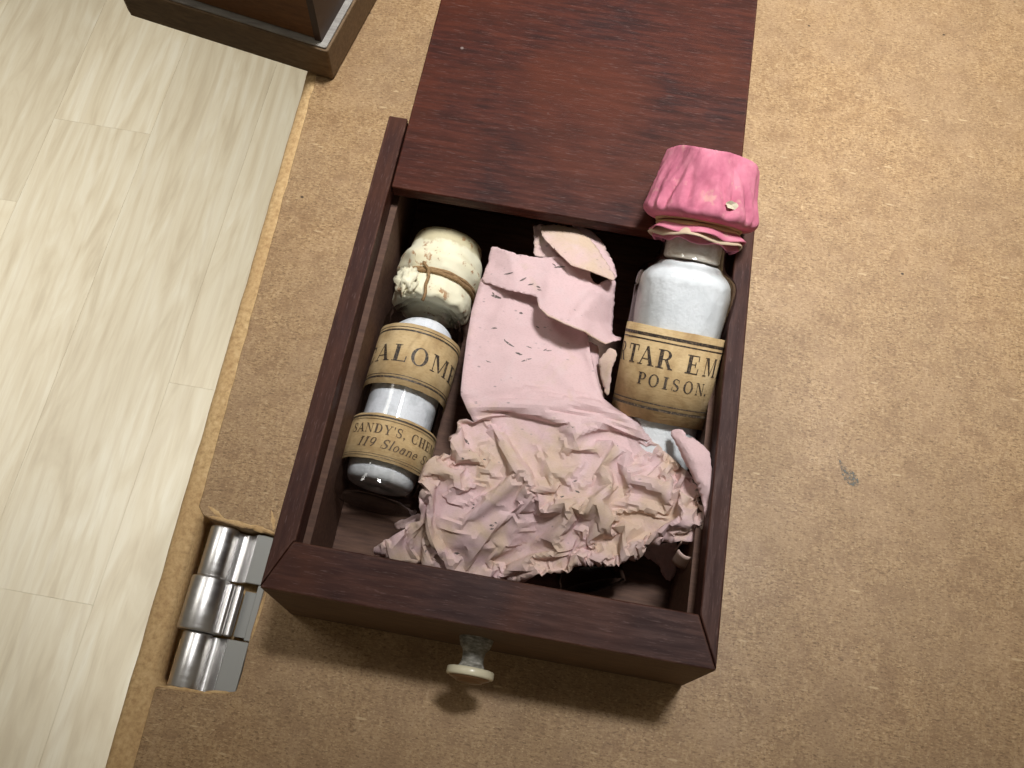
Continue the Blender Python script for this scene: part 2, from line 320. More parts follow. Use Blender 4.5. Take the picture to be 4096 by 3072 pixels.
hinge = empty('hinge'); hinge.parent = table
def tubeY(x, z, r, y0, y1, n=48):
    v, f = lathe([(y0 + .0, r - .5), (y0 + .25, r - .12), (y0 + .6, r), (y1 - .6, r), (y1 - .25, r - .12), (y1, r - .5)], n)
    return [(x + a, c, z + b) for a, b, c in v], f
kn = obj('knuckle', *tubeY(-30.2, -4.6, 5.0, 7.6, 24.8), CHROME, hinge, True)
kn = obj('knuckle', *tubeY(-29.8, -4.2, 6.6, -10.4, 7.3), CHROME, hinge, True)
kn = obj('knuckle', *tubeY(-29.0, -4.6, 5.0, -28.6, -10.7), CHROME, hinge, True)
def plateY(x0, x1, y0, y1, z, h):
    return box(x0, y0, z - h, x1, y1, z)
def arcplate(y0, y1, x0, z0, x1, z1, sag, th=1.2, n=10):
    v = []; f = []
    for i in range(n + 1):
        t = i / n; x = x0 + (x1 - x0) * t; z = z0 + (z1 - z0) * t - sag * math.sin(math.pi * t)
        v += [(x, y0, z), (x, y1, z), (x, y0, z - th), (x, y1, z - th)]
    for i in range(n):
        a = i * 4; b = a + 4
        f += [[a, a + 1, b + 1, b], [a + 2, b + 2, b + 3, a + 3], [a, b, b + 2, a + 2], [a + 1, a + 3, b + 3, b + 1]]
    f += [[0, 2, 3, 1], [n * 4, n * 4 + 1, n * 4 + 3, n * 4 + 2]]
    return v, f
bevel(obj('leaf_plate', *arcplate(7.9, 24.5, -26.5, -4.5, -18.5, -3.2, 3.0), CHROME, hinge), .2)
bevel(obj('leaf_plate', *box(-18.4, 7.9, -4.2, -11.6, 24.5, -2.6), mat_plain('hinge_satin', (.30, .30, .28), .55), hinge), .3)
bevel(obj('leaf_plate', *arcplate(-28.4, -10.9, -25.5, -4.5, -18.5, -2.2, 2.6), CHROME, hinge), .2)
bevel(obj('leaf_plate', *box(-18.4, -28.2, -3.6, -11.4, -11.0, -2.0), bpy.data.materials['hinge_satin'], hinge), .3)
for i in range(2):
    bevel(obj('leaf_rib', *tubeY(-22.6 + 3.0 * i, -3.4 - .5 * i, 1.7 - .3 * i, -10.2, 6.6, 20), CHROME, hinge, True), .05)
bevel(obj('leaf_plate', *box(-18.2, -9.6, -7.4, -14.4, 5.6, -6.2), bpy.data.materials['hinge_satin'], hinge), .2)
bevel(obj('leaf_plate', *box(-13.4, -10.6, -3.4, -11.2, 7.6, -1.8), bpy.data.materials['hinge_satin'], hinge), .3)

# ------------------------------------------------------------------ sliding-lid box
W, L, H = 130.0, 166.3, 48.36
bx = empty('sliding_lid_box'); tag(bx, 'dark mahogany box with its sliding lid pulled back and ivory knob', 'box')
# front wall: 14.6 mm rail, mitred to the sides
FW = 14.6; SL = 6.6; SR = 6.0
v, f = prism([(0, 0), (W, 0), (W - SR - .3, FW), (SL - .6, FW)], 0.3, H)
o = obj('front_wall', v, f, MAHX, bx); o.data.materials.append(FRONTM)
for p in o.data.polygons:
    if p.normal.y < -.8: p.material_index = 1
bevel(o, .5)
o = obj('side_wall', *prism([(0, .35), (0, L), (SL, L), (SL, FW + .2), (SL - .75, FW - .1)], 0.3, H - .15), MAHY, bx); bevel(o, .7)
o = obj('side_wall', *prism([(W, .35), (W, L), (W - SR, L), (W - SR, FW + .2), (W - SR + .05, FW - .1)], 0.3, H - .15), MAHY, bx); bevel(o, .6)
# bare-wood lining of the side walls, with a rounded shoulder under the rim
obj('side_lining', *box(SL - .2, FW + .2, 3, SL + 2.2, L - 4, H - 9.5), INNER, bx)
obj('side_lining', *box(W - SR - 2.0, FW + .2, 3, W - SR + .2, L - 4, H - 9.5), INNER, bx)
o = obj('back_wall', *box(SL + .2, L - 4.6, .4, W - SR - .2, L - .2, H - 8.5), MAHX, bx); bevel(o, .3)
obj('bottom_board', *box(SL - 1, FW - 1, .5, W - SR + 1, L - 3, 3.4), INNER, bx)
o = obj('sliding_lid', *prism([(SL + .35, 138.2), (W - SR - .35, 137.6), (W - SR - .35, 300), (SL + .35, 300)], H - 6.0, H - .75), LIDM, bx); bevel(o, .6)
# knob: grey turned stem and ivory disc
kb = empty('knob'); kb.parent = bx
KX, KZ = 62.3, 25.0
def knob(prof, name, m, mod=None):
    v, f = lathe(prof, 40, mod); return obj(name, [(KX + a, -c, KZ + b) for a, b, c in v], f, m, kb, True)
t = NT('tarnished_stem'); nz = t.noise(t.coord((1, 2.5, 1)), 420, 4, .6); t.out(t.ramp(nz, [(.35, (.13, .12, .095)), (.55, (.28, .27, .23)), (.7, (.55, .53, .48))]), .6, nz, .4, .0003)
knob(smooth_prof([(-1.5, 5.2), (0.3, 5.2), (1.6, 4.9), (2.6, 4.5), (3.8, 3.6), (5.5, 3.3), (7.2, 3.4), (8.6, 4.0), (9.2, 4.3)], 4), 'stem', t.m)
knob([(9.0, 6.2), (9.15, 6.9), (9.5, 7.15), (11.0, 7.2), (11.4, 7.0), (11.55, 6.5), (11.5, 5.0)], 'ivory_disc', mat_plain('ivory', (.72, .66, .47), .25))
knob([(11.3, 6.3), (11.9, 6.0), (12.5, 4.6), (12.6, 4.2), (13.0, 3.9), (13.3, 2.2), (13.3, .2)], 'disc_face', mat_plain('ivory_brown_face', (.17, .085, .035), .3))

# ------------------------------------------------------------------ chest with plinth at the table edge
ch = empty('wooden_chest'); tag(ch, 'brown wooden chest on a plinth with worn pale ledge, overhanging table edge', 'chest')
ux = Vector((-91.0, 16.0)).normalized(); uy = Vector((16.0, 91.0)).normalized(); c0 = Vector((-39.0, 215.0))
def P2(a, b): q = c0 + ux * a + uy * b; return (q.x, q.y)
CW, CD = 94.0, 340.0
def rr(a0, b0, a1, b1, r, n=4):
    out = []
    for (cx, cy, s) in ((a0 + r, b0 + r, 180), (a1 - r, b0 + r, 270), (a1 - r, b1 - r, 0), (a0 + r, b1 - r, 90)):
        for i in range(n + 1):
            an = math.radians(s + 90 * i / n); out.append(P2(cx + r * math.cos(an), cy + r * math.sin(an)))
    return out
o = obj('plinth', *prism(rr(0, 0, CW, CD, 1.2), .4, 17.0), CHEST, ch); bevel(o, .6)
o = obj('plinth', *prism(rr(CW - 6, .15, CW + 2.2, CD, 4), .5, 16.8), CHEST, ch); bevel(o, 1.0)
# ledge moulding, worn to a pale grey arris
o = obj('ledge', *prism(rr(.9, .9, CW - .9, CD - 1, 1.0), 17.0, 18.0), DUST, ch); bevel(o, .35)
body = obj('body', *prism([P2(6.2, 3.6), P2(CW - 5, 3.6), P2(CW - 5, CD - 6), P2(6.2, CD - 6)], 18.0, 150), CHESTB, ch); bevel(body, .8)
slab = obj('side_slab', *prism([P2(3.6, 3.0), P2(6.6, 3.0), P2(6.6, CD - 5), P2(3.6, CD - 5)], 18.0, 149), mat_plain('chest_dark_side', (.05, .022, .012), .5), ch)  # thin slab in a darker colour covering the body's right side

# ------------------------------------------------------------------ lettering: own serif glyphs as polygons (height 1)
def ring(cx, cy, rx, ry, tx, ty, a0=0, a1=360, n=22):
    p = []
    for i in range(n):
        t0 = math.radians(a0 + (a1 - a0) * i / n); t1 = math.radians(a0 + (a1 - a0) * (i + 1) / n)
        p.append([(cx + rx * math.cos(t0), cy + ry * math.sin(t0)), (cx + rx * math.cos(t1), cy + ry * math.sin(t1)), (cx + (rx - tx) * math.cos(t1), cy + (ry - ty) * math.sin(t1)), (cx + (rx - tx) * math.cos(t0), cy + (ry - ty) * math.sin(t0))])
    return p
def B(x0, y0, x1, y1): return [[(x0, y0), (x1, y0), (x1, y1), (x0, y1)]]
def Q(*p): return [list(p)]
def serif(x, y, w=.15, h=.055): return B(x - w, y - (h if y > .5 else 0), x + w, y + (0 if y > .5 else h))
def stem(x, w=.21): return B(x - w / 2, 0, x + w / 2, 1) + serif(x, 0, w / 2 + .1) + serif(x, 1, w / 2 + .1)
G = {
 'C': (.86, ring(.45, .5, .42, .53, .17, .06, 50, 310) + B(.70, .62, .76, .98) + B(.70, .04, .76, .36)),
 'A': (.95, Q((.40, .98), (.54, 1.03), (.90, .03), (.70, .03)) + Q((.12, .03), (.18, .03), (.48, .92), (.45, 1.0)) + B(.27, .30, .68, .36) + serif(.15, 0, .15) + serif(.80, 0, .18)),
 'L': (.80, stem(.24) + B(.2, 0, .76, .06) + Q((.70, .0), (.76, .0), (.78, .34), (.73, .34))),
 'O': (.92, ring(.46, .5, .43, .53, .17, .055)),
 'M': (1.12, B(.14, 0, .19, 1) + B(.88, 0, 1.04, 1) + Q((.14, 1), (.34, 1), (.60, .10), (.52, .05)) + Q((.52, .05), (.57, .05), (.92, 1), (.86, 1)) + serif(.165, 0, .13) + serif(.2, 1, .14) + serif(.96, 0, .18) + serif(.96, 1, .14)),
 'E': (.84, stem(.24) + B(.2, 0, .76, .06) + B(.2, .94, .74, 1) + B(.2, .48, .56, .53) + B(.54, .36, .59, .65) + Q((.70, 0), (.76, 0), (.78, .32), (.73, .32)) + Q((.69, 1), (.74, 1), (.75, .70), (.70, .70))),
 'T': (.86, stem(.43) + B(.06, .94, .80, 1) + B(.06, .68, .11, 1) + B(.75, .68, .80, 1)),
 'R': (.95, stem(.24) + ring(.45, .73, .32, .27, .16, .055, -92, 92) + B(.24, .945, .46, 1) + B(.24, .46, .46, .515) + Q((.44, .48), (.60, .50), (.86, .03), (.70, .03)) + serif(.80, 0, .12)),
 'P': (.82, stem(.24) + ring(.45, .71, .32, .29, .16, .055, -92, 92) + B(.24, .945, .46, 1) + B(.24, .42, .46, .475)),
 'I': (.44, stem(.22)),
 'S': (.70, ring(.35, .74, .27, .27, .13, .06, 40, 240) + ring(.35, .27, .29, .28, .14, .06, -130, 75) + Q((.10, .66), (.22, .70), (.62, .34), (.50, .30)) + B(.55, .68, .60, 1) + B(.07, 0, .12, .34)),
 'N': (1.0, B(.16, 0, .21, 1) + B(.80, 0, .85, 1.0) + Q((.14, 1), (.32, 1), (.86, 0), (.74, 0)) + serif(.185, 0, .12) + serif(.2, 1, .14) + serif(.825, 1, .12)),
 'D': (.95, stem(.24) + ring(.44, .5, .44, .5, .17, .055, -92, 92) + B(.24, .945, .46, 1) + B(.24, 0, .46, .055)),
 'Y': (.92, B(.40, 0, .56, .48) + Q((.06, 1), (.26, 1), (.56, .45), (.41, .45)) + Q((.74, 1), (.80, 1), (.55, .42), (.49, .42)) + serif(.48, 0, .18) + serif(.16, 1, .16) + serif(.77, 1, .13)),
 'H': (1.0, stem(.24) + stem(.76) + B(.24, .47, .76, .53)),
 '.': (.34, ring(.17, .10, .10, .10, .10, .10, 0, 360, 10)),
 ',': (.34, ring(.17, .10, .10, .10, .10, .10, 0, 360, 10) + Q((.20, .10), (.27, .08), (.15, -.18), (.11, -.16))),
 "'": (.26, Q((.08, 1), (.20, 1), (.14, .68), (.09, .68))),
 '1': (.5, stem(.25, .15) + Q((.06, .78), (.08, .74), (.25, .92), (.2, 1))),
 '9': (.64, ring(.32, .68, .27, .32, .13, .06) + ring(.26, .55, .33, .55, .13, .07, -80, 30)),
 'l': (.34, B(.11, 0, .23, 1.05) + serif(.17, 0, .12)),
 'o': (.56, ring(.28, .31, .25, .33, .11, .05)),
 'a': (.58, ring(.26, .24, .22, .26, .11, .05) + B(.38, 0, .50, .60) + ring(.28, .44, .22, .22, .10, .06, 20, 160)),
 'n': (.66, B(.10, 0, .22, .62) + ring(.33, .36, .23, .28, .12, .06, 0, 160) + B(.44, 0, .56, .40) + serif(.16, 0, .1) + serif(.5, 0, .1)),
 'e': (.56, ring(.28, .31, .25, .33, .11, .05, 0, 320) + B(.08, .31, .52, .36)),
 't': (.40, B(.13, 0, .25, .85) + B(.02, .58, .38, .64) + ring(.27, .12, .14, .14, .08, .06, 180, 340, 10)),
 'm': (.98, B(.10, 0, .22, .62) + ring(.31, .36, .2, .28, .11, .06, 0, 160) + B(.40, 0, .51, .40) + ring(.61, .36, .2, .28, .11, .06, 0, 160) + B(.70, 0, .82, .40)),
 ' ': (.45, []),
}
def split(poly, maxw):
    """cut a polygon (quad) into strips so that it bends round the bottle"""
    w = max(p[0] for p in poly) - min(p[0] for p in poly); h = max(p[1] for p in poly) - min(p[1] for p in poly)
    if len(poly) != 4 or max(w, h) < maxw: return [poly]
    a, b, c, d = [Vector(p) for p in poly]
    if (a - b).length + (c - d).length > (b - c).length + (d - a).length: e, g = (a + b) / 2, (c + d) / 2; r = [[a, e, g, d], [e, b, c, g]]
    else: e, g = (b + c) / 2, (d + a) / 2; r = [[a, b, e, g], [g, e, c, d]]
    out = []
    for q in r: out += split([tuple(v_) for v_ in q], maxw)
    return out
def text_polys(s, size, x0, y0, adv=None, track=.1, shear=0, fit=None):
    """baseline at y0, centred on x0 (mm); small caps with lower-case in {}"""
    items = []; x = 0
    for chh in s:
        w, pl = G[chh]; items.append((x, pl)); x += w + track
    tot = x - track; sx = size * (fit / (tot * size) if fit else 1.0); out = []
    for gx, pl in items:
        for poly in pl: out.append([(x0 + (gx - tot / 2 + px + shear * py) * sx, y0 + py * size) for px, py in poly])
    return out
def wrap(polys, rad, lift=.1, jitter=0):
    v = []; f = []
    for poly in polys:
        for q in split(poly, 1.3):
            i = len(v)
            for x, y in q:
                t = x / rad; v.append(((rad + lift) * math.cos(t), (rad + lift) * math.sin(t), y))
            f.append(list(range(i, i + len(q))))
    return v, f
def band(rad, s0, s1, half, lift, name, m, parent, wob=0, n=72, th=.12):
    """curved strip of paper or ink on the bottle, +-half radians around the front; rad may be (r0,r1)"""
    v = []; f = []; r0, r1 = rad if isinstance(rad, tuple) else (rad, rad)
    for i in range(n + 1):
        t = -half + 2 * half * i / n
        w0 = wob * noise.noise((t * 3, s0, 1)); w1 = wob * noise.noise((t * 3, s1, 2))
        for s, r in ((s0 + w0, r0), (s1 + w1, r1)):
            v.append(((r + lift) * math.cos(t), (r + lift) * math.sin(t), s))
    for i in range(n): f.append([2 * i, 2 * i + 1, 2 * i + 3, 2 * i + 2])
    o = obj(name, v, f, m, parent, True)
    if th:
        sm_ = o.modifiers.new('solid', 'SOLIDIFY'); sm_.thickness = th * MM; sm_.offset = -1
    return o
def frame(root, base, tip):
    """put root's local z along base->tip, local x towards the camera"""
    b = Vector(base) * MM; t_ = Vector(tip) * MM; z = (t_ - b).normalized(); c = (CAM - (b + t_) / 2); x = (c - z * c.dot(z)).normalized(); y = z.cross(x)
    root.matrix_world = Matrix.Translation(b) @ Matrix((x, y, z)).transposed().to_4x4()

# ------------------------------------------------------------------ left bottle (cream cap)
bl = empty('medicine_bottle'); tag(bl, 'clear round bottle of white powder with cream cap tied by string, two tan labels', 'bottle', 'medicine bottles in the box')
RL = 14.2
outer = [(-1.6, .02), (-1.8, 6), (-2.6, 10.5), (-3.0, 12.3), (-2.7, 13.8), (-1.6, 14.7), (0, 15.1), (3.0, 15.0), (6.5, 14.6), (10, RL), (30, RL), (58, RL), (62, 13.9), (64.8, 13.0), (66.6, 11.4), (68, 10.2), (70, 9.8), (78, 9.8), (80, 10.4), (81.5, 10.6), (83, 10.2)]
inner = [(83.0, 8.4), (80, 8.0), (70, 8.0), (67.5, 8.8), (65, 11), (62.5, 12.3), (58, 12.7), (30, 12.7), (10, 12.7), (6.0, 12.6), (3.2, 11.8), (2.0, 9), (1.8, 5), (2.8, .02)]
gv, gf = lathe(smooth_prof(outer, 3) + smooth_prof(inner, 3), 96); gf = gf[:-2]
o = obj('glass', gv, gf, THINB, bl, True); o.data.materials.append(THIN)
for p in o.data.polygons:
    if p.center.z > 5.5 * MM: p.material_index = 1
def powmod(s, r, t, i):
    k = .25 * noise.noise((math.cos(t) * 2, math.sin(t) * 2, s * .12)); return r + (k if r > 2 else 0), s + (3.0 * math.cos(t) + 1.2 * math.sin(t + .5)) * (.6 if s > 55 else 0)
obj('powder', *lathe(smooth_prof([(3.0, .02), (2.6, 6), (3.0, 9.4), (4.6, 11.0), (8.5, 11.6), (14, 11.7), (30, 11.7), (52, 11.7), (56, 11.5), (58.6, 10.4), (60.2, 8.2), (61, 4), (61.2, .02)], 3), 72, powmod), POWL, bl, True)
SB = -40.0   # s = y - 40 along the axis
lb = band(RL, 34.0, 56.4, 1.75, .12, 'label', LABEL, bl, .25)
for s0, s1 in ((54.9, 55.15), (53.6, 54.2), (36.0, 36.7), (37.3, 37.55)): band(RL, s0, s1, 1.72, .2, 'rule_line', INK, lb, 0, th=0)
obj('lettering', *wrap(text_polys('CALOMEL', 6.2, 1.7, 42.2, track=.14, fit=48), RL, .22), INK, lb)
lb2 = band((14.45, RL), 7.6, 23.2, 1.7, .16, 'label', LABEL, bl, .25)
for s0, s1 in ((21.9, 22.4), (21.1, 21.25), (9.3, 9.45), (8.5, 8.7)): band((14.4, 14.35), s0, s1, 1.66, .24, 'rule_line', INK, lb2, 0, th=0)
vv, ff = wrap(text_polys("SANDY'S, CHEM", 3.1, 1.5, 16.4, track=.07, fit=34), 14.4, .26)
INK2 = mat_plain('faded_brown_ink', (.105, .07, .04), .7)
obj('lettering', vv, ff, INK2, lb2)
obj('lettering', *wrap(text_polys('119 Sloane St', 3.2, 2.2, 11.6, track=.05, shear=.25, fit=27), 14.45, .26), INK2, lb2)
# cream cap: cloth over a stopper, tied, with ragged skirt
def capmod(s, r, t, i):
    d = .3 * noise.noise((math.cos(t) * 2.2, math.sin(t) * 2.2, s * .22)) + .14 * noise.noise((math.cos(t) * 6, math.sin(t) * 6, s * .5))
    if s < 77: d += (77 - s) * .055 * math.sin(9 * t + 2 * noise.noise((t, 0, 0))) + .2 * noise.noise((math.cos(t) * 9, math.sin(t) * 9, s))
    if 79 < s < 92: d += .9 * max(0, noise.noise((math.cos(t) * 1.3 + 4, math.sin(t) * 1.3, s * .12 + t))) + .35 * math.sin(s * .9 + 2.4 * t)
    ss = s + (1.0 * noise.noise((math.cos(t) * 4, math.sin(t) * 4, 7)) if s < 71 else 0)
    return r + (d if r > 2 else 0), ss
t = NT('cream_cap_cloth'); a = t.noise(t.coord(), 120, 4, .6); sp = t.noise(t.coord(), 330, 3, .6)
geo = t.coord(); sep = t.n.new('ShaderNodeSeparateXYZ'); t.link(geo, sep.inputs[0])
band_ = t.ramp(t.math('SUBTRACT', t.math('ADD', t.math('MULTIPLY', sep.outputs[2], 11.0), t.math('MULTIPLY', a, .12)), .5), [(.545, 0), (.565, 1)])
colr = t.mix(t.ramp(a, [(.45, 0), (.75, .6)]), (.88, .84, .63), (.74, .65, .40))
colr = t.mix(band_, colr, (.66, .59, .38))
rust = t.math('MULTIPLY', t.ramp(sp, [(.56, 0), (.62, 1)]), t.ramp(a, [(.47, 0), (.56, 1)])); colr = t.mix(t.math('MULTIPLY', rust, .8), colr, (.38, .16, .045))
CREAM = t.out(colr, .75, t.math('ADD', a, sp), .35, .0004, Specular_IOR_Level=.3)
o = obj('cap_cover', *lathe(smooth_prof([(68.6, 11.8), (68.8, 12.9), (69.6, 13.6), (71, 13.9), (73, 13.9), (75.5, 13.5), (77, 13.0), (78.2, 13.3), (80.5, 14.8), (83.5, 15.3), (86, 14.6), (89, 13.5), (92, 12.8), (94.6, 12.6), (96.0, 12.4), (96.7, 11.6), (96.9, 9.5), (97.0, 5), (97.0, .02)], 3), 120, capmod), CREAM, bl, True)
t = NT('old_string'); nz = t.noise(t.coord((1, 1, 3)), 900, 3); STRING = t.out(t.ramp(nz, [(.3, (.20, .115, .05)), (.7, (.42, .27, .13))]), .9, nz, .6, .0003)
def torus(R, r, s, tilt=0, n=96, m=10, wob=0, ph=0):
    v = []; f = []
    for i in range(n):
        t = 2 * math.pi * i / n
        for j in range(m):
            u = 2 * math.pi * j / m
            rr_ = R + r * math.cos(u) + wob * noise.noise((math.cos(t) * 3 + ph, math.sin(t) * 3, 0)); v.append((rr_ * math.cos(t), rr_ * math.sin(t), s + tilt * math.cos(t + ph) + r * 1.0 * math.sin(u)))
    for i in range(n):
        for j in range(m): f.append([i * m + j, ((i + 1) % n) * m + j, ((i + 1) % n) * m + (j + 1) % m, i * m + (j + 1) % m])
    return v, f
obj('string', *torus(13.5, .75, 77.4, .3, wob=.5), STRING, bl, True)
obj('string', *torus(13.6, .7, 78.5, -.3, wob=.5, ph=2), STRING, bl, True)
def tube(pts, r, n=8):
    v = []; f = []; P_ = [Vector(p) for p in pts]
    for i, p in enumerate(P_):
        d = (P_[min(i + 1, len(P_) - 1)] - P_[max(i - 1, 0)]).normalized(); a = d.orthogonal().normalized(); b = d.cross(a)
        rr_ = r[i] if isinstance(r, (list, tuple)) else r
        for j in range(n):
            u = 2 * math.pi * j / n; q = p + (a * math.cos(u) + b * math.sin(u)) * rr_; v.append(tuple(q))
    for i in range(len(P_) - 1):
        for j in range(n): f.append([i * n + j, i * n + (j + 1) % n, (i + 1) * n + (j + 1) % n, (i + 1) * n + j])
    f += [list(range(n))[::-1], [(len(P_) - 1) * n + j for j in range(n)]]
    return v, f
def cyl(rad, t, s): return (rad * math.cos(t), rad * math.sin(t), s)
obj('string', *tube([cyl(14.3, -.50, 80.6), cyl(14.9, -.42, 79.2), cyl(14.9, -.30, 77.5), cyl(15.1, -.24, 74.5), cyl(15.2, -.26, 71.5), cyl(15.3, -.20, 68), cyl(15.0, -.22, 65.2)], .55), STRING, bl, True)
# gathered bunch of cloth below the knot
bv = []; bf = []; nu, nv = 28, 16
for i in range(nv + 1):
    ph = math.pi * i / nv
    for j in range(nu):
        th = 2 * math.pi * j / nu; q = (1 + .26 * (2 * abs(math.sin(4 * th + 2 * ph)) - 1) * math.sin(ph)) * (1 + .5 * noise.noise((math.cos(th) * 2.5, math.sin(th) * 2.5, ph * 2)))
        lx = 3.4 * q * math.sin(ph) * math.cos(th); ly = 4.0 * q * math.sin(ph) * math.sin(th); lz = 4.6 * math.cos(ph) * q
        c_ = cyl(14.6, -.78, 72.6); ct, st_ = math.cos(-.78), math.sin(-.78); bv.append((c_[0] + lx * ct - ly * st_, c_[1] + lx * st_ + ly * ct, c_[2] + lz))
for i in range(nv):
    for j in range(nu): bf.append([i * nu + j, i * nu + (j + 1) % nu, (i + 1) * nu + (j + 1) % nu, (i + 1) * nu + j])
obj('gathered_cloth', bv, bf, CREAM, bl, True)
frame(bl, (21.2, 40, 17.7), (26.6, 142, 18.3))

# ------------------------------------------------------------------ right bottle (pink cap)
br = empty('medicine_bottle'); tag(br, 'clear bottle of lumpy white powder with pink paper cap, propped against the right wall', 'bottle', 'medicine bottles in the box')
RR_ = 16.3
base_r = Vector((107.3, 56, 16.0)); tip_r = Vector((110.3, 160, 69.5)); LR = (tip_r - base_r).length
def s_of(y): return (y - base_r.y) / (tip_r.y - base_r.y) * LR
outer = [(1.0, .02), (.8, 7), (0.2, 11), (0.0, 12.2), (.4, 13.6), (1.6, 14.6), (4, 14.9), (20, 15.3), (45, 15.9), (62, RR_), (67, 16.5), (71, 16.5), (73.4, 15.9), (75, 14.7), (76.2, 13.2), (77.4, 11.8), (79.2, 10.9), (82, 10.5), (86, 10.4), (96, 10.0), (100, 10.3), (102, 10.0)]
inner = [(102, 9.0), (96, 9.4), (84, 9.6), (79, 9.9), (76.6, 11.6), (74.6, 14.0), (71.4, 15.3), (62, 15.2), (45, 14.4), (20, 13.8), (6, 13.2), (4.2, 11), (3.6, 6), (4.4, .02)]
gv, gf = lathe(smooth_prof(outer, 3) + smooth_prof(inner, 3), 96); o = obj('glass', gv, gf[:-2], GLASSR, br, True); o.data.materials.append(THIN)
for p in o.data.polygons:
    if p.center.z > 5 * MM: p.material_index = 1
def powmod2(s, r, t, i):
    k = .45 * noise.noise((math.cos(t) * 4, math.sin(t) * 4, s * .3)) + .25 * noise.noise((math.cos(t) * 9, math.sin(t) * 9, s * .7)) - .35; return r + (k if r > 2 else 0), s + (1.2 * noise.noise((math.cos(t) * 2, math.sin(t) * 2, 5)) if s > 66 else 0)
obj('powder', *lathe(smooth_prof([(5.2, .02), (5.4, 8), (6.6, 12.2), (9, 13.0), (20, 13.5), (45, 14.1), (62, 15.0), (69, 15.0), (72, 14.6), (74.2, 13.2), (76.2, 11.0), (77.6, 9.4), (78.2, 5), (78.4, .02)], 3), 90, powmod2), POWR, br, True)
obj('cork', *lathe([(78.8, 8.6), (79.4, 9.1), (90, 9.1), (92, 8.8)], 40, lambda s, r, t, i: (r + .25 * noise.noise((math.cos(t) * 3, math.sin(t) * 3, s * .4)), s)), mat_rough_wood('tan_cork', (.58, .46, .34), (.86, .80, .72)), br, True)
lr = (15.5, 16.05)
LS0, LS1 = s_of(79.5), s_of(105.6)
lb = band(lr, LS0, LS1, 1.8, .14, 'label', LABEL, br, .3)
def rrad(s): return lr[0] + (lr[1] - lr[0]) * (s - LS0) / (LS1 - LS0)
for a, b in ((LS1 - 3.3, LS1 - 2.3), (LS1 - 4.6, LS1 - 4.15), (LS0 + 3.5, LS0 + 4.3), (LS0 + 5.3, LS0 + 5.65)): band((rrad(a), rrad(b)), a, b, 1.78, .22, 'rule_line', INK, lb, 0, th=0)
mid = rrad((LS0 + LS1) / 2)
pl = []
for chh, deg in zip('TARTAREMETIC', (-118, -96, -71.5, -47, -27.5, -5, 27, 53, 80, 101, 118, 133)):
    pl += text_polys(chh, 5.9, math.radians(deg) * mid, LS1 - 12.4)
obj('lettering', *wrap(pl, mid, .34), INK, lb)
pl = []
for chh, deg in zip('POISON.', (-27.5, -13, 0.5, 12, 27, 43, 53)): pl += text_polys(chh, 3.8, math.radians(deg) * mid, LS1 - 18.6)
obj('lettering', *wrap(pl, mid - .1, .36), INK, lb)
# pink paper cap with pleats, tie and two-layer frill
PLEAT = [(-2.9, .02, .16, 1.0), (-2.2, -.01, .13, .9), (-1.55, .012, .12, 1.1), (-1.05, -.008, .14, .9), (-.62, .02, .12, 1.5), (-.30, -.006, .10, .9), (.02, .016, .13, 1.3), (.34, -.014, .10, 1.0), (.55, .004, .11, 1.2), (.86, -.012, .12, 1.2), (1.25, .01, .13, 1.0), (1.9, -.01, .15, 1.0), (2.5, .01, .14, .9)]
def pinkmod(s, r, t, i):
    if r < 2: return r, s
    tt_ = (t + math.pi) % (2 * math.pi) - math.pi
    u = max(0, min(1, (s - 91.4) / 2.5)); top_ = max(0, min(1, (s - 101) / 8)); d = 0
    for th, sl, wd, dp in PLEAT:
        x = (tt_ - th - sl * (s - 100) - .05 * noise.noise((s * .25, th * 9, 0))) / wd
        if abs(x) < 1: d -= dp * (1 - abs(x)) * (.55 + .45 * math.cos((s - 95) * .16))
        elif abs(x) < 1.8: d += .25 * dp * (1.8 - abs(x))
    d = d * u * (1 - .55 * top_) + u * .55 * noise.noise((math.cos(t) * 3.2, math.sin(t) * 3.2, s * .1)) + .18 * noise.noise((math.cos(t) * 12, math.sin(t) * 12, s * .5))
    sq = 1 + .09 * math.cos(4 * t + .6) * top_
    return r * sq + d, s + ((-.45 * math.cos(4 * t + .6) - .5 * math.sin(t)) if s > 111.5 else 0)
t = NT('pink_cap_paper'); a = t.noise(t.coord(), 130, 4, .6, .4); b = t.noise(t.coord((2.5, 2.5, 1)), 420, 3); e_ = t.noise(t.coord(), 260, 3)
col = t.ramp(a, [(.3, (.55, .15, .235)), (.55, (.70, .225, .32)), (.75, (.78, .33, .40))])
col = t.mix(t.math('MULTIPLY', t.ramp(e_, [(.62, 0), (.72, 1)]), .5), col, (.80, .50, .40))
PINKCAP = t.out(col, .85, t.math('ADD', b, t.math('MULTIPLY', a, 2)), .4, .0003, Specular_IOR_Level=.35)
cp_ = smooth_prof([(89.5, 10.6), (90.4, 12.4), (90.9, 15.4), (91.6, 17.3), (92.8, 18.3), (94.2, 18.4)], 3) + [(94.2 + 18.2 * k / 22, 18.4 - 4.7 * k / 22) for k in range(1, 23)] + [(112.6, 13.5), (112.6, 13.0), (112.5, 11), (112.4, 6), (112.4, .02)]
o = obj('cap_cover', *lathe(cp_, 200, pinkmod), PINKCAP, br, True); o.data.set_sharp_from_angle(angle=math.radians(38))
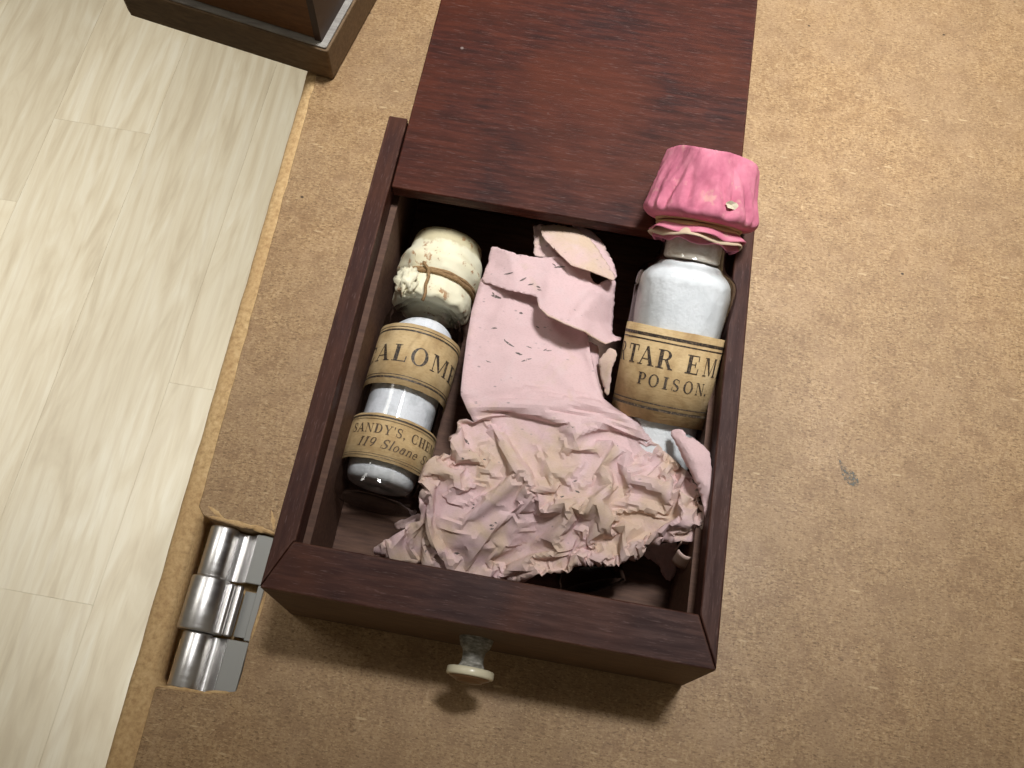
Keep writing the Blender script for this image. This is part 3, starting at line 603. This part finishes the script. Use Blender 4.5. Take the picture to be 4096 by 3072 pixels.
def frill(s0, r0, s1, r1, ph, k, m, name):
    n = 140; v = []; f = []; rows = 7
    for i in range(rows + 1):
        q = i / rows
        for j in range(n):
            t_ = 2 * math.pi * j / n; w = q * (1.1 * math.sin(k * t_ + ph) + .9 * noise.noise((math.cos(t_) * 3, math.sin(t_) * 3, ph)))
            r = r0 + (r1 - r0) * q ** .7 + w * .7; s = s0 + (s1 - s0) * q + w * .55; v.append((r * math.cos(t_), r * math.sin(t_), s))
    for i in range(rows):
        for j in range(n): f.append([i * n + j, i * n + (j + 1) % n, (i + 1) * n + (j + 1) % n, (i + 1) * n + j])
    o = obj(name, v, f, m, br, True); sd = o.modifiers.new('solid', 'SOLIDIFY'); sd.thickness = .35 * MM
    return o
CAPBACK = mat_plain('cap_paper_cream_back', (.66, .52, .36), .7)
frill(90.2, 11.2, 86.6, 15.3, .4, 6, PINKCAP, 'frill'); frill(89.8, 11.0, 85.2, 15.0, 2.1, 5, CAPBACK, 'frill'); frill(89.2, 10.8, 84.0, 13.6, 4.0, 7, PINKCAP, 'frill')
obj('string', *torus(13.3, .8, 90.6, .4, wob=.5), mat_plain('tan_tie', (.52, .36, .17), .7), br, True)
obj('string', *torus(13.0, .7, 89.5, -.3, wob=.5, ph=1), bpy.data.materials['tan_tie'], br, True)
# torn spot on the cap where the white lining shows
tv = []; tf = []
for i in range(14):
    q = 2 * math.pi * i / 14; rr_ = 1 + .45 * noise.noise((math.cos(q) * 2, math.sin(q) * 2, 4)); tv.append(cyl(17.75 + .2 * math.cos(q * 3), .52 + .13 * rr_ * math.cos(q), 96.6 + 1.3 * rr_ * math.sin(q)))
tv.append(cyl(17.3, .52, 96.6)); tf = [[i, (i + 1) % 14, 14] for i in range(14)]
obj('torn_lining', tv, tf, mat_plain('torn_white', (.72, .64, .48), .8), br)
frame(br, base_r, tip_r)

# ------------------------------------------------------------------ dark bottle mostly hidden by the paper
bd = empty('medicine_bottle'); tag(bd, 'dark brown glass bottle lying on the box floor beneath the pink paper', 'bottle', 'medicine bottles in the box')
outer = [(1.2, .02), (1.0, 6), (.3, 10), (0, 11.4), (.5, 12.6), (2, 13.2), (5, 13.3), (70, 13.3), (78, 13.2), (84, 12.2), (88, 9.6), (91, 8.2), (98, 8), (101, 8.8), (104, 8.6)]
inner = [(104, 6.4), (98, 6.2), (90, 6.6), (84, 10), (78, 11.4), (70, 11.6), (8, 11.6), (5, 10), (4.4, .02)]
outer = [(a * .92, b * .8) for a, b in outer]; inner = [(a * .92, b * .8) for a, b in inner]
gv, gf = lathe(smooth_prof(outer, 3) + smooth_prof(inner, 3), 72); obj('glass', gv, gf[:-2], DARKG, bd, True)
obj('contents', *lathe(smooth_prof([(6, .02), (6.2, 6), (8, 8.6), (64, 8.7), (72, 8.0), (77, 5), (78, .02)], 3), 48), mat_plain('dark_contents', (.03, .015, .01), .8), bd, True)
frame(bd, (95.5, 24.5, 14.2), (60, 124, 14.2))

# ------------------------------------------------------------------ crumpled pink paper
pp = empty('crumpled_paper'); tag(pp, 'torn crumpled pink wrapping paper stained tan, heaped between the two labelled bottles', 'paper')
ZO = {'A': (1750, 850), 'B': (1750, 1250), 'C': (1450, 1650), 'D': (2150, 1600), 'E': (1450, 1950), 'F': (2150, 1900)}
def pts(txt):
    out = []; zone = None
    for tok in txt.split(';'):
        q = tok.split()
        if not q: continue
        if q[0] in ZO: zone = q[0]; q = q[1:]
        x, y, z = map(float, q); o = ZO[zone]; out.append(bp(o[0] + x / 2.9493, o[1] + y / 2.9493, z))
    return out
def inpoly(p, poly):
    c = False; n = len(poly); j = n - 1
    for i in range(n):
        a, b = poly[i], poly[j]
        if (a.y > p[1]) != (b.y > p[1]) and p[0] < (b.x - a.x) * (p[1] - a.y) / (b.y - a.y) + a.x: c = not c
        j = i
    return c
rng = random.Random(11)
from mathutils.bvhtree import BVHTree
def tin(sp, seed, ax=1.0, ay=1.0, ang=0.0):
    """random crease network: continuous planar facets"""
    r_ = random.Random(seed); P_ = []; hs = []
    n = int(150 / sp)
    for i in range(-n, n + 1):
        for j in range(-n, n + 1):
            x = (i + r_.uniform(-.48, .48)) * sp * ax; y = (j + r_.uniform(-.48, .48)) * sp * ay
            P_.append(Vector((x * math.cos(ang) - y * math.sin(ang), x * math.sin(ang) + y * math.cos(ang)))); hs.append(r_.choice((-1, 1)) * r_.uniform(.25, 1))
    rv, re, rf, ov, oe, of = geometry.delaunay_2d_cdt(P_, [], [], 0, 1e-6)
    return BVHTree.FromPolygons([(p.x, p.y, hs[ov[i][0]]) for i, p in enumerate(rv)], [tuple(f_) for f_ in rf])
T1 = tin(5.4, 3, 1.6, .75, -.45); T2 = tin(2.9, 5, 1.5, .75, -.1); T3 = tin(9.0, 8, 1.6, .8, -.6)
def tz(t_, x, y):
    h = t_.ray_cast(Vector((x, y, 9)), Vector((0, 0, -1))); return h[0].z if h[0] is not None else 0.0
def crumple(x, y, seed, sc=1.0):
    ox = (seed * 13.7) % 40 - 20; oy = (seed * 7.3) % 40 - 20; x = x - 80; y = y - 60
    if sc > 1.4: return tz(T3, x / sc * 1.3 + ox, y / sc * 1.3 + oy) + .4 * tz(T1, x + oy, y + ox) + .14 * tz(T2, x, y)
    return tz(T1, x / sc + ox, y / sc + oy) + .5 * tz(T2, x + oy, y + ox)
def field(outline, interior='', lines=()):
    """height of a fold over the box: control points traced as outline, interior points and crease lines"""
    ol = pts(outline); inn = pts(interior)
    lns = [pts(l) for l in lines]
    cp = ol + inn; ed = []
    for l in lns:
        i0 = len(cp); cp += l; ed += [(i0 + i, i0 + i + 1) for i in range(len(l) - 1)]
    n = len(ol); c2 = [Vector((p.x, p.y)) for p in cp]
    rv, re, rf, ov, oe, of = geometry.delaunay_2d_cdt(c2, ed, [list(range(n))], 1, 1e-5)
    zz = []
    for i, p in enumerate(rv):
        src = ov[i]
        if src: zz.append(cp[src[0]].z)
        else:
            ws = [(1 / ((p - q).length + 1e-4) ** 2, cp[k].z) for k, q in enumerate(c2)]; zz.append(sum(a * b for a, b in ws) / sum(a for a, b in ws))
    tris = [(rv[t_[0]], rv[t_[1]], rv[t_[2]], zz[t_[0]], zz[t_[1]], zz[t_[2]]) for t_ in rf if len(t_) == 3]
    def hz(x, y):
        best = None
        for a, b, c, za, zb, zc in tris:
            d = (b.y - c.y) * (a.x - c.x) + (c.x - b.x) * (a.y - c.y)
            if abs(d) < 1e-9: continue
            l1 = ((b.y - c.y) * (x - c.x) + (c.x - b.x) * (y - c.y)) / d; l2 = ((c.y - a.y) * (x - c.x) + (a.x - c.x) * (y - c.y)) / d; l3 = 1 - l1 - l2
            mn = min(l1, l2, l3)
            if mn >= -1e-6: return l1 * za + l2 * zb + l3 * zc
            if best is None or mn > best[0]:
                l = [max(0, q) for q in (l1, l2, l3)]; s_ = sum(l); best = (mn, (l[0] * za + l[1] * zb + l[2] * zc) / s_)
        return best[1]
    return ol, hz
def sheet(name, m, outline, interior='', sm=4, amp=.5, sc=1.0, seed=0, step=.8, fray=.25, lines=(), thick=.2, curl=0):
    ol, hz = field(outline, interior, lines); n = len(ol)
    # fine boundary (rounded a little) and fine grid
    ring_ = []
    for i in range(n):
        a = ol[i]; b = ol[(i + 1) % n]; k = max(1, int((b - a).length / step))
        for j in range(k): ring_.append(a.lerp(b, j / k))
    for _ in range(2):
        ring_ = [(ring_[i - 1] + ring_[i] * 2 + ring_[(i + 1) % len(ring_)]) / 4 for i in range(len(ring_))]
    bnd = []
    for i, p in enumerate(ring_):
        j = Vector((noise.noise((p.x * .9, p.y * .9, seed + 1)), noise.noise((p.x * .9, p.y * .9, seed + 9)))) * fray * 2
        bnd.append(Vector((p.x + j.x, p.y + j.y)))
    xs = [p.x for p in bnd]; ys_ = [p.y for p in bnd]; grid = []
    y = min(ys_); row = 0
    while y < max(ys_):
        x = min(xs) + (step / 2 if row % 2 else 0)
        while x < max(xs):
            q = (x + rng.uniform(-.2, .2) * step, y + rng.uniform(-.2, .2) * step)
            if inpoly(q, bnd) and min((q[0] - b.x) ** 2 + (q[1] - b.y) ** 2 for b in bnd) > (step * .45) ** 2: grid.append(Vector(q))
            x += step
        y += step * .87; row += 1
    allp = bnd + grid; nb = len(bnd)
    rv, re, rf, ov, oe, of = geometry.delaunay_2d_cdt(allp, [], [list(range(nb))], 1, 1e-6)
    Z = [hz(p.x, p.y) for p in rv]
    nbr = [set() for _ in rv]; cnt = {}
    for t_ in rf:
        for i in range(len(t_)):
            a, b = t_[i], t_[(i + 1) % len(t_)]; nbr[a].add(b); nbr[b].add(a); kk = (min(a, b), max(a, b)); cnt[kk] = cnt.get(kk, 0) + 1
    bs = [set() for _ in rv]
    for (a, b), c in cnt.items():
        if c == 1: bs[a].add(b); bs[b].add(a)
    for _ in range(sm):
        Z2 = Z[:]
        for i in range(len(Z)):
            s_ = bs[i] or nbr[i]
            if s_: Z2[i] = Z[i] * .5 + .5 * sum(Z[j] for j in s_) / len(s_)
        Z = Z2
    dist = {}
    V = []
    for i, p in enumerate(rv):
        h = crumple(p.x, p.y, seed, sc) * amp
        e = curl if bs[i] else 0
        V.append((p.x + .35 * amp * noise.noise((p.x * .3, p.y * .3, seed + 20)), p.y + .35 * amp * noise.noise((p.x * .3, p.y * .3, seed + 30)), Z[i] + h + e + .12 * noise.noise((p.x * 1.1, p.y * 1.1, seed))))
    o = obj(name, V, [list(t_) for t_ in rf], m, pp, True); o.data.set_sharp_from_angle(angle=math.radians(26))
    sd = o.modifiers.new('solid', 'SOLIDIFY'); sd.thickness = thick * MM; sd.offset = -1
    return o
def marks(o, spots, name='ink_mark'):
    bvh = BVHTree.FromPolygons([v.co[:] for v in o.data.vertices], [p.vertices[:] for p in o.data.polygons]); v = []; f = []
    def hit(x, y):
        h = bvh.ray_cast(Vector((x * MM, y * MM, .1)), Vector((0, 0, -1))); return None if h[0] is None else h[0].z * 1000
    for zone, px, py, ln, ang, wd in spots:
        q = bp(ZO[zone][0] + px / 2.9493, ZO[zone][1] + py / 2.9493, 37); a = math.radians(ang); n = 7; base = len(v); ok = True; loc = []
        z0 = hit(q.x, q.y)
        if z0 is None: continue
        q = bp(ZO[zone][0] + px / 2.9493, ZO[zone][1] + py / 2.9493, z0)
        for i in range(n):
            u = i / (n - 1) - .5; w = wd * (1 - (2 * u) ** 2 * .7) * (.7 + .9 * noise.noise((px + i * .8, py, 0)) ** 2) ; off = .25 * noise.noise((i * .6, px, py))
            for sg in (-1, 1):
                x = q.x + ln * u * math.cos(a) - (sg * w + off) * math.sin(a); y = q.y + ln * u * math.sin(a) + (sg * w + off) * math.cos(a); z = hit(x, y)
                if z is None: ok = False; break
                loc.append((x, y, z + .1))
            if not ok: break
        if not ok: continue
        obj(name, loc, [[2 * i, 2 * i + 1, 2 * i + 3, 2 * i + 2] for i in range(n - 1)], INKG, o)
t = NT('faded_ink'); nz = t.noise(t.coord(), 1800, 3, .7); INKG = t.out(t.ramp(nz, [(.4, (.075, .065, .06)), (.65, (.24, .19, .17))]), .8)
# -- smooth upper wrapping
# -- the big sheet, smooth above and crushed towards the front of the box
# ---- settling of the big sheet: position based cloth, rest shape larger than the space it is pushed into
OUTL = ('A 520 770 30; 900 850 35; 1300 900 36; 1700 1300 36; B 1770 240 36; 1800 450 35.5; 1840 640 35; 1900 870 35; 1960 1010 35; 2200 1190 37; D 1180 240 37.5; 1330 450 37; 1460 560 37; 1600 690 37.5; 1790 860 39; 1880 1180 40; F 1960 600 40; 1950 700 38; 1640 790 36; 1290 830 33; 1240 960 30; 900 1035 29; 500 1070 27.5; 200 1130 26; E 2070 1015 25; 1900 1120 17; 1600 1090 11; 1100 1010 10; 600 900 9; 140 800 8; 120 720 11; 230 650 14; 480 500 18; 680 390 21; 690 300 23; C 660 1100 26; 750 900 27.5; 850 580 28; 1040 500 30; 1050 370 30.5; 1110 220 30.5; 1150 60 31; B 430 1300 31.5; 350 1150 33; 270 960 33.5; 290 760 33; 340 350 31.5; 400 0 31')
BASE = ('B 1400 600 38.5; 900 500 37; 1300 900 37.6; 600 300 35.5; 1650 900 38.5; 500 900 35.5; 850 850 38; 1500 1050 38.5; 700 0 36; 1200 200 35.5; 1300 350 35.5; 680 1300 33; D 300 90 39; 1000 330 38; 0 500 35; 500 700 37; 1000 800 37.5; 1500 800 37; C 1300 900 29.5; 1800 700 33; F 600 300 36.5; 1300 350 37.5; 1700 400 38; 500 650 32; 500 950 24; E 1300 600 26; 1300 850 17; 700 750 14; 1800 800 18')
PINS = pts('D 600 290 43; 800 465 43; 440 545 40; 150 180 42; -80 300 41; 400 690 40; 770 680 43; 1000 870 42.5; 1000 1015 41.5; 500 910 38; 220 845 38; C 1880 700 41; 2050 830 41.5; 1890 1060 38; 1700 840 36; 1640 640 29; 1800 460 28.5; D 1480 700 41; 1770 860 41; 1560 880 37; 1480 1000 42; F 400 300 42; 700 270 43; 880 390 38; 1000 560 38; 1350 300 43.5; 1560 510 43.6; 1950 640 41; 1600 300 43.5; 960 300 38; 1000 650 37; 1150 770 36.5; 600 690 38.5; 300 470 40; 250 600 34; 740 820 33; 1270 830 34; 850 890 29; E 1110 680 31; 1400 640 31.6; 1650 550 32; 1300 785 26; 1000 650 27; 900 620 24; 560 770 18; 700 780 15.5; 1300 850 22; 1300 930 15.5; 1700 930 15; 1620 900 18; 2085 750 27; 1980 800 20; C 1130 680 33.5; 1180 830 30; 860 900 31; 820 1220 29.5; 1480 560 34.5; 1500 650 30; 1250 300 27; 1300 1000 33; B 930 1095 39.8; 1150 1150 41; 1310 1195 41.3; 900 1200 35; 1150 1245 34.2')
def settle(RSs=1.3, kx=(1.22, 1.42), ky=1.45, steps=70, iters=14, bend=.06, bend2=.15, ceil_=7.0, seed=3, grav=.02, top=1.012, late=1.0):
    ol, hz = field(OUTL, BASE); rs = np.random.RandomState(seed)
    yg = np.linspace(-10, 170, 1801); xg = np.linspace(-20, 170, 1901)
    sm_ = lambda t: np.clip(t, 0, 1) ** 2 * (3 - 2 * np.clip(t, 0, 1))
    tY = lambda y: sm_((70 - y) / 16.0)
    kyv = top + (ky - top) * tY(yg); Ym = np.concatenate([[0], np.cumsum((kyv[1:] + kyv[:-1]) / 2 * .1)])
    kxv = kx[0] + (kx[1] - kx[0]) * sm_((xg - 52) / 20.0); Xm = np.concatenate([[0], np.cumsum((kxv[1:] + kxv[:-1]) / 2 * .1)]); Xm -= np.interp(80, xg, Xm) - 80
    def rest(x, y): t_ = float(tY(y)); return (t_ * float(np.interp(x, xg, Xm)) + (1 - t_) * (80 + (x - 80) * top), float(np.interp(y, yg, Ym)))
    def unrest(X, Y): y = float(np.interp(Y, Ym, yg)); t_ = float(tY(y)); return (float(np.interp(X, t_ * Xm + (1 - t_) * (80 + (xg - 80) * top), xg)), y)
    rp = [rest(p.x, p.y) for p in ol]; X0 = min(p[0] for p in rp); X1 = max(p[0] for p in rp); Y0 = min(p[1] for p in rp); Y1 = max(p[1] for p in rp)
    nx = int((X1 - X0) / RSs) + 1; ny = int((Y1 - Y0) / (RSs * .87)) + 1; idx = {}; V = []; T = []
    for j in range(ny):
        for i in range(nx):
            X = X0 + (i + (.5 if j % 2 else 0)) * RSs; Y = Y0 + j * RSs * .87; x, y = unrest(X, Y)
            if inpoly((x, y), ol): idx[i, j] = len(V); V.append((X, Y)); T.append((x, y))
    F_ = []
    for j in range(ny - 1):
        for i in range(nx - 1):
            q = ((i, j), (i + 1, j), (i, j + 1), (i + 1, j + 1))
            for t_ in (((q[0], q[1], q[2]), (q[1], q[3], q[2])) if j % 2 == 0 else ((q[0], q[1], q[3]), (q[0], q[3], q[2]))):
                if all(k in idx for k in t_): F_.append([idx[k] for k in t_])
    ef = {}
    for t_ in F_:
        for a in range(3): ef.setdefault(tuple(sorted((t_[a], t_[(a + 1) % 3]))), []).append(t_[(a + 2) % 3])
    bset = set(v for e, o_ in ef.items() if len(o_) == 1 for v in e)
    P2_ = [Vector((p.x, p.y)) for p in ol]
    for i in bset:
        p = Vector(T[i]); best = None
        for A_, B_ in zip(P2_, P2_[1:] + P2_[:1]):
            d = B_ - A_; u = max(0, min(1, (p - A_).dot(d) / (d.dot(d) + 1e-9))); q = A_ + d * u; l = (p - q).length
            if best is None or l < best[0]: best = (l, q)
        T[i] = (best[1].x, best[1].y); V[i] = rest(*T[i])
    V = np.array(V); T = np.array(T); n = len(V); ZT = np.array([hz(x, y) for x, y in T])
    pin = {}
    for i in bset:
        if T[i][1] > 74 or (T[i][0] > 66 and i % 3 == 0) or min((Vector(T[i]) - q).length for q in P2_) < RSs * .8: pin[i] = ZT[i]
    nb0 = len(pin)
    for p in PINS:
        d = (T[:, 0] - p.x) ** 2 + (T[:, 1] - p.y) ** 2; i = int(d.argmin())
        if d[i] < 4 and i not in pin: pin[i] = p.z
    pi_ = np.array(list(pin.keys())); pz = np.array(list(pin.values()))
    # rest layout moved so that it shares the target's middle
    S0 = np.stack([V[:, 0] - V[:, 0].mean() + T[:, 0].mean(), V[:, 1] - V[:, 1].mean() + T[:, 1].mean(), ZT + 1.5], 1)
    rest_e = np.array(list(ef.keys())); R3 = V
    bnd_ = np.array([o_ for o_ in ef.values() if len(o_) == 2])
    inv = {v: k for k, v in idx.items()}; long_ = []
    for (i, j), a in idx.items():
        for di, dj in ((4, 0), (0, 4), (2, 4), (-2, 4)):
            b = idx.get((i + di, j + dj))
            if b is not None: long_.append((a, b))
    long_ = np.array(long_)
    def colour(E_):
        used = {}; cols = []
        for k, (a, b) in enumerate(E_):
            c = 0; ua = used.setdefault(a, set()); ub = used.setdefault(b, set())
            while c in ua or c in ub: c += 1
            ua.add(c); ub.add(c)
            while len(cols) <= c: cols.append([])
            cols[c].append(k)
        return [np.array(c) for c in cols]
    groups = []
    for E_, st in ((rest_e, 1.0), (bnd_, bend), (long_, bend2)):
        L_ = np.linalg.norm(R3[E_[:, 0]] - R3[E_[:, 1]], axis=1)
        for c in colour(E_.tolist()): groups.append((E_[c, 0], E_[c, 1], L_[c], st))
    groups_s = [g for g in groups if g[3] == 1.0]; groups_b = [g for g in groups if g[3] != 1.0]
    w = np.ones(n); w[pi_] = 0
    # collider
    gx = np.arange(10, 140, 1.0); gy = np.arange(5, 135, 1.0); Hc = np.array([[hz(x, y) for x in gx] for y in gy])
    def floor_z(Q):
        u = np.clip((Q[:, 0] - gx[0]), 0, len(gx) - 1.001); v = np.clip((Q[:, 1] - gy[0]), 0, len(gy) - 1.001); i = u.astype(int); j = v.astype(int); fu = u - i; fv = v - j
        return (Hc[j, i] * (1 - fu) + Hc[j, i + 1] * fu) * (1 - fv) + (Hc[j + 1, i] * (1 - fu) + Hc[j + 1, i + 1] * fu) * fv
    Q = S0.copy(); Q[:, 2] += rs.uniform(-.5, .5, n) * 1.0
    for k in range(n): Q[k, 2] += 1.6 * noise.noise((V[k, 0] * .07, V[k, 1] * .07, seed)) * (1 if T[k, 1] < 74 else .1)
    vel = np.zeros_like(Q); tgt = np.stack([T[pi_, 0], T[pi_, 1], pz], 1)
    for s_ in range(steps):
        f = min(1.0, (s_ + 1) / (steps * .75)); Q0 = Q.copy()
        if f > .8 and len(pi_) > nb0:      # let go of the points held inside the sheet
            w[pi_[nb0:]] = 1; pi_ = pi_[:nb0]; tgt = tgt[:nb0]
        Q = Q + vel * .9; Q[:, 2] -= grav * w
        Q[pi_] = S0[pi_] * (1 - f) + tgt * f; soft = 1.0 + (late - 1.0) * max(0.0, min(1.0, (f - .45) / .4))
        for it in range(iters):
            for gset in ((groups_b,) if it % 2 == 0 else ()) + (groups_s,):
                for gr in gset:
                    for a, b, L_, st in gset if False else (gr,):
                        d = Q[a] - Q[b]; l = np.sqrt((d * d).sum(1)) + 1e-9; ws = w[a] + w[b]; ws[ws == 0] = 1
                        if st == 1.0: k_ = (l - L_) / l / ws
                        else: k_ = st * soft * np.minimum(0, l - L_) / l / ws
                        d = d * k_[:, None]; Q[a] -= d * w[a][:, None]; Q[b] += d * w[b][:, None]
            fz = floor_z(Q); free = w > 0; Q[free, 2] = np.clip(Q[free, 2], fz[free] - 2.5, fz[free] + ceil_)
        vel = np.clip(Q - Q0, -1.2, 1.2)
        vel *= .8
    return Q, F_
rp_ = random.Random(2); PINS = [p for p in PINS[:-5] if rp_.random() < .6] + PINS[-5:]
Q_, F_ = settle(RSs=1.22, bend=.26, bend2=.07, late=.04, ky=1.5, kx=(1.25, 1.42), ceil_=5.0)
for q_ in Q_: q_[2] += (.75 if q_[1] > 74 else .15) * crumple(q_[0], q_[1], 1.0, 1.7)
MS = obj('wrapping_sheet', Q_.tolist(), F_, SHEETM, pp, True)
MS.data.set_sharp_from_angle(angle=math.radians(28))
sd = MS.modifiers.new('solid', 'SOLIDIFY'); sd.thickness = .18 * MM; sd.offset = 0
US = sheet('upper_sheet', PINK, 'A 650 400 35; 880 485 37; 1140 520 39; 1440 522 40; 1580 600 40; 1790 680 39; 1810 790 38.5; 1900 860 38; 1950 800 38; 2105 800 36; 2095 1000 33; 2070 1300 30.5; B 2075 270 31; 2180 290 33; 2180 330 33; 2070 345 34; 1980 375 36.5; 1830 290 40; 1740 225 42.5; 1620 180 43.5; 1500 130 44; 1300 30 43.5; A 1200 1130 42.5; 1175 1030 41; 1180 985 39.5; 1000 950 38; 820 925 36.8; 620 850 34; 500 790 31.5; 590 600 33; 620 480 34',
      'A 900 700 37.8; 1300 700 40; 1500 900 41; 1300 1000 41.5; 1600 1200 41.5; 1750 1000 40.5; 1900 1150 37.5; 1900 1300 36.5', sm=2, amp=.7, sc=1.5, seed=2.3, lines=('A 1560 1180 42.6; 1800 880 41', 'A 1690 1230 41.6; 1920 950 39.2'))
def lip(txt, r=.34):
    q = pts(txt); fine_ = []
    for a, b in zip(q, q[1:]):
        k = max(1, int((b - a).length / 1.2)); fine_ += [a.lerp(b, i / k) for i in range(k)]
    fine_.append(q[-1]); n_ = len(fine_)
    obj('torn_edge', *tube([(p.x + .15 * noise.noise((p.x, p.y, 1)), p.y + .15 * noise.noise((p.x, p.y, 2)), p.z + .2) for p in fine_], [r * min(1, .25 + 4 * min(i, n_ - 1 - i) / n_) for i in range(n_)]), TAN, pp, True)
lip('A 1185 1060 41.6; 1205 1130 42.4; B 1300 35 43.5; 1500 132 44; 1620 182 43.5; 1740 226 42.4; 1830 290 40; 1980 372 36.6; 2070 345 34.2')
lip('A 1245 290 40.8; 1400 452 43.4; 1580 622 44.2; 1800 692 43.8; 2075 803 41.2', .28)
sheet('curled_flap', PINK2, 'A 1130 160 33; 1140 510 36; 1440 560 37; 1500 500 37; 1300 250 36; 1260 130 35', sm=4, amp=.3, seed=3.0)
sheet('curled_flap', PINK2, 'A 1560 140 38; 1700 150 38; 1850 230 37.5; 1980 400 37; 2120 720 37; 2110 800 37.5; 1950 560 39.5; 1750 300 40', sm=3, amp=.2, seed=3.6)
sheet('curled_flap', TAN, 'A 1205 150 37; 1240 285 40.5; 1400 450 43.2; 1580 620 44; 1800 690 43.6; 2080 805 41; 2110 770 39.5; 1980 560 40; 1830 340 40; 1640 185 39.5; 1400 140 38', 'A 1500 350 42.5; 1700 450 43; 1850 600 43', sm=5, amp=.18, sc=1.6, seed=4.0)
sheet('leaf_fold', TAN, 'B 2040 400 37; 2130 480 36.5; 2060 680 34; 2030 900 31; 2000 1010 29; 1930 780 31; 1895 560 34', 'B 2000 600 35', sm=4, amp=.2, seed=5.0)
sheet('leaf_fold', PINK2, 'B 1780 330 33; 1900 400 32; 1930 800 28; 1990 1020 26; 1900 960 30; 1850 700 32', sm=3, amp=.2, seed=5.5)
# -- loose pieces
sheet('hanging_corner', PINK2, 'F 1290 830 24; 1650 800 26; 1660 950 20; 1620 1190 10; 1560 1270 8; 1460 1180 10; 1430 1060 14; 1250 960 22', sm=3, amp=.3, seed=7.0)
sheet('loose_tip', MIXD, 'E 350 440 11; 400 400 12; 560 350 13; 680 300 15; 720 400 16; 560 450 13; 470 490 11; 370 485 10', sm=2, amp=.6, sc=.6, seed=8.0, step=.8)
sheet('upright_flap', PINK, 'D 1560 400 42; 1570 350 43; 1640 335 43.5; 1740 350 44; 1740 440 44; 1860 455 44.5; 1990 560 45; 2045 640 45.5; 2045 760 45.5; 2100 900 45.5; 2115 1260 45; F 2120 410 44.5; 2000 545 42; 1950 495 41; D 1940 1200 43; 1870 1000 43.5; 1800 850 43.5; 1720 720 43; 1650 560 42.5', 'D 1900 700 46.5; 2000 1000 46.5', sm=3, amp=.4, sc=1.1, seed=19.0, lines=('D 1690 480 45.5; 1780 650 46; 1900 950 46', 'F 1960 410 44.5; 2100 405 45'))
marks(US, [('A', 840, 720, 3.0, 8, .35), ('A', 1010, 790, 2.6, 40, .4), ('A', 1100, 850, 2.0, 20, .3), ('A', 1190, 880, 1.6, -20, .35), ('A', 1200, 915, 1.6, -15, .25), ('A', 1440, 640, 3.6, 12, .4), ('A', 1380, 620, 1.8, -35, .2)])
marks(MS, [('A', 690, 1005, 3.8, -12, .6), ('A', 660, 970, 1.6, -50, .3), ('A', 985, 1190, 1.3, 0, .45), ('A', 665, 1370, 2.2, 8, .4), ('A', 1180, 1355, 1.4, -25, .25), ('B', 850, 370, 4.0, -30, .35), ('B', 800, 335, 1.8, -50, .25), ('B', 960, 485, 2.4, -10, .5), ('B', 1050, 560, 3.6, 30, .35), ('B', 1080, 410, 2.0, -10, .2), ('B', 1310, 445, 2.2, 10, .25), ('B', 1270, 435, 1.4, 40, .25), ('B', 600, 580, 1.8, -15, .2)])
HP = MS
marks(HP, [('E', 1310, 240, 1.2, 0, .5), ('E', 1410, 297, 1.2, 10, .4), ('E', 1400, 342, 2.4, -25, .3), ('E', 1360, 350, 1.2, 15, .4), ('E', 1325, 385, 1.5, 35, .6), ('E', 1520, 495, 1.3, 0, .5), ('E', 1575, 470, 1.6, -20, .3), ('E', 1520, 535, 1.4, 10, .3), ('E', 1310, 190, 1.0, 0, .25), ('E', 755, 790, 1.0, 60, .4), ('E', 1120, 800, 2.0, 5, .5), ('E', 930, 810, 2.6, -50, .3), ('E', 960, 880, 2.6, -20, .35), ('E', 1525, 1005, 1.6, 80, .5), ('E', 600, 585, 1.0, 0, .3), ('C', 1180, 580, 1.3, 0, .4), ('C', 1275, 445, 1.2, 20, .4), ('C', 1440, 550, 1.0, 0, .3), ('C', 1225, 330, 2.6, -35, .5), ('D', 1070, 850, 2.0, -10, .7), ('D', 960, 540, 1.4, 40, .4), ('D', 290, 1135, 1.5, 30, .35), ('D', 440, 960, 1.6, 30, .4), ('D', 380, 320, 2.4, 0, .3), ('D', 470, 1085, 1.5, -20, .35), ('C', 1790, 1330, 1.6, 20, .3)])
# little rolled curl at the right end
cv = []; cf = []
c0_ = bp(2150 + 1800 / 2.9493, 1900 + 830 / 2.9493, 35); nC = 22
for i in range(nC):
    a = -2.6 + 5.6 * i / (nC - 1); r = 4.3 - 1.3 * i / (nC - 1)
    for k in range(5):
        tt = k / 4; cv.append((c0_.x + (r + .4 * tt) * math.cos(a), c0_.y + (r + .4 * tt) * math.sin(a) - 1.5 * tt, 36 - 8 * tt + .3 * noise.noise((i * .5, k, 0))))
for i in range(nC - 1):
    for k in range(4): cf.append([i * 5 + k, i * 5 + k + 1, (i + 1) * 5 + k + 1, (i + 1) * 5 + k])
o = obj('rolled_curl', cv, cf, TAN, pp, True); sd = o.modifiers.new('solid', 'SOLIDIFY'); sd.thickness = .3 * MM
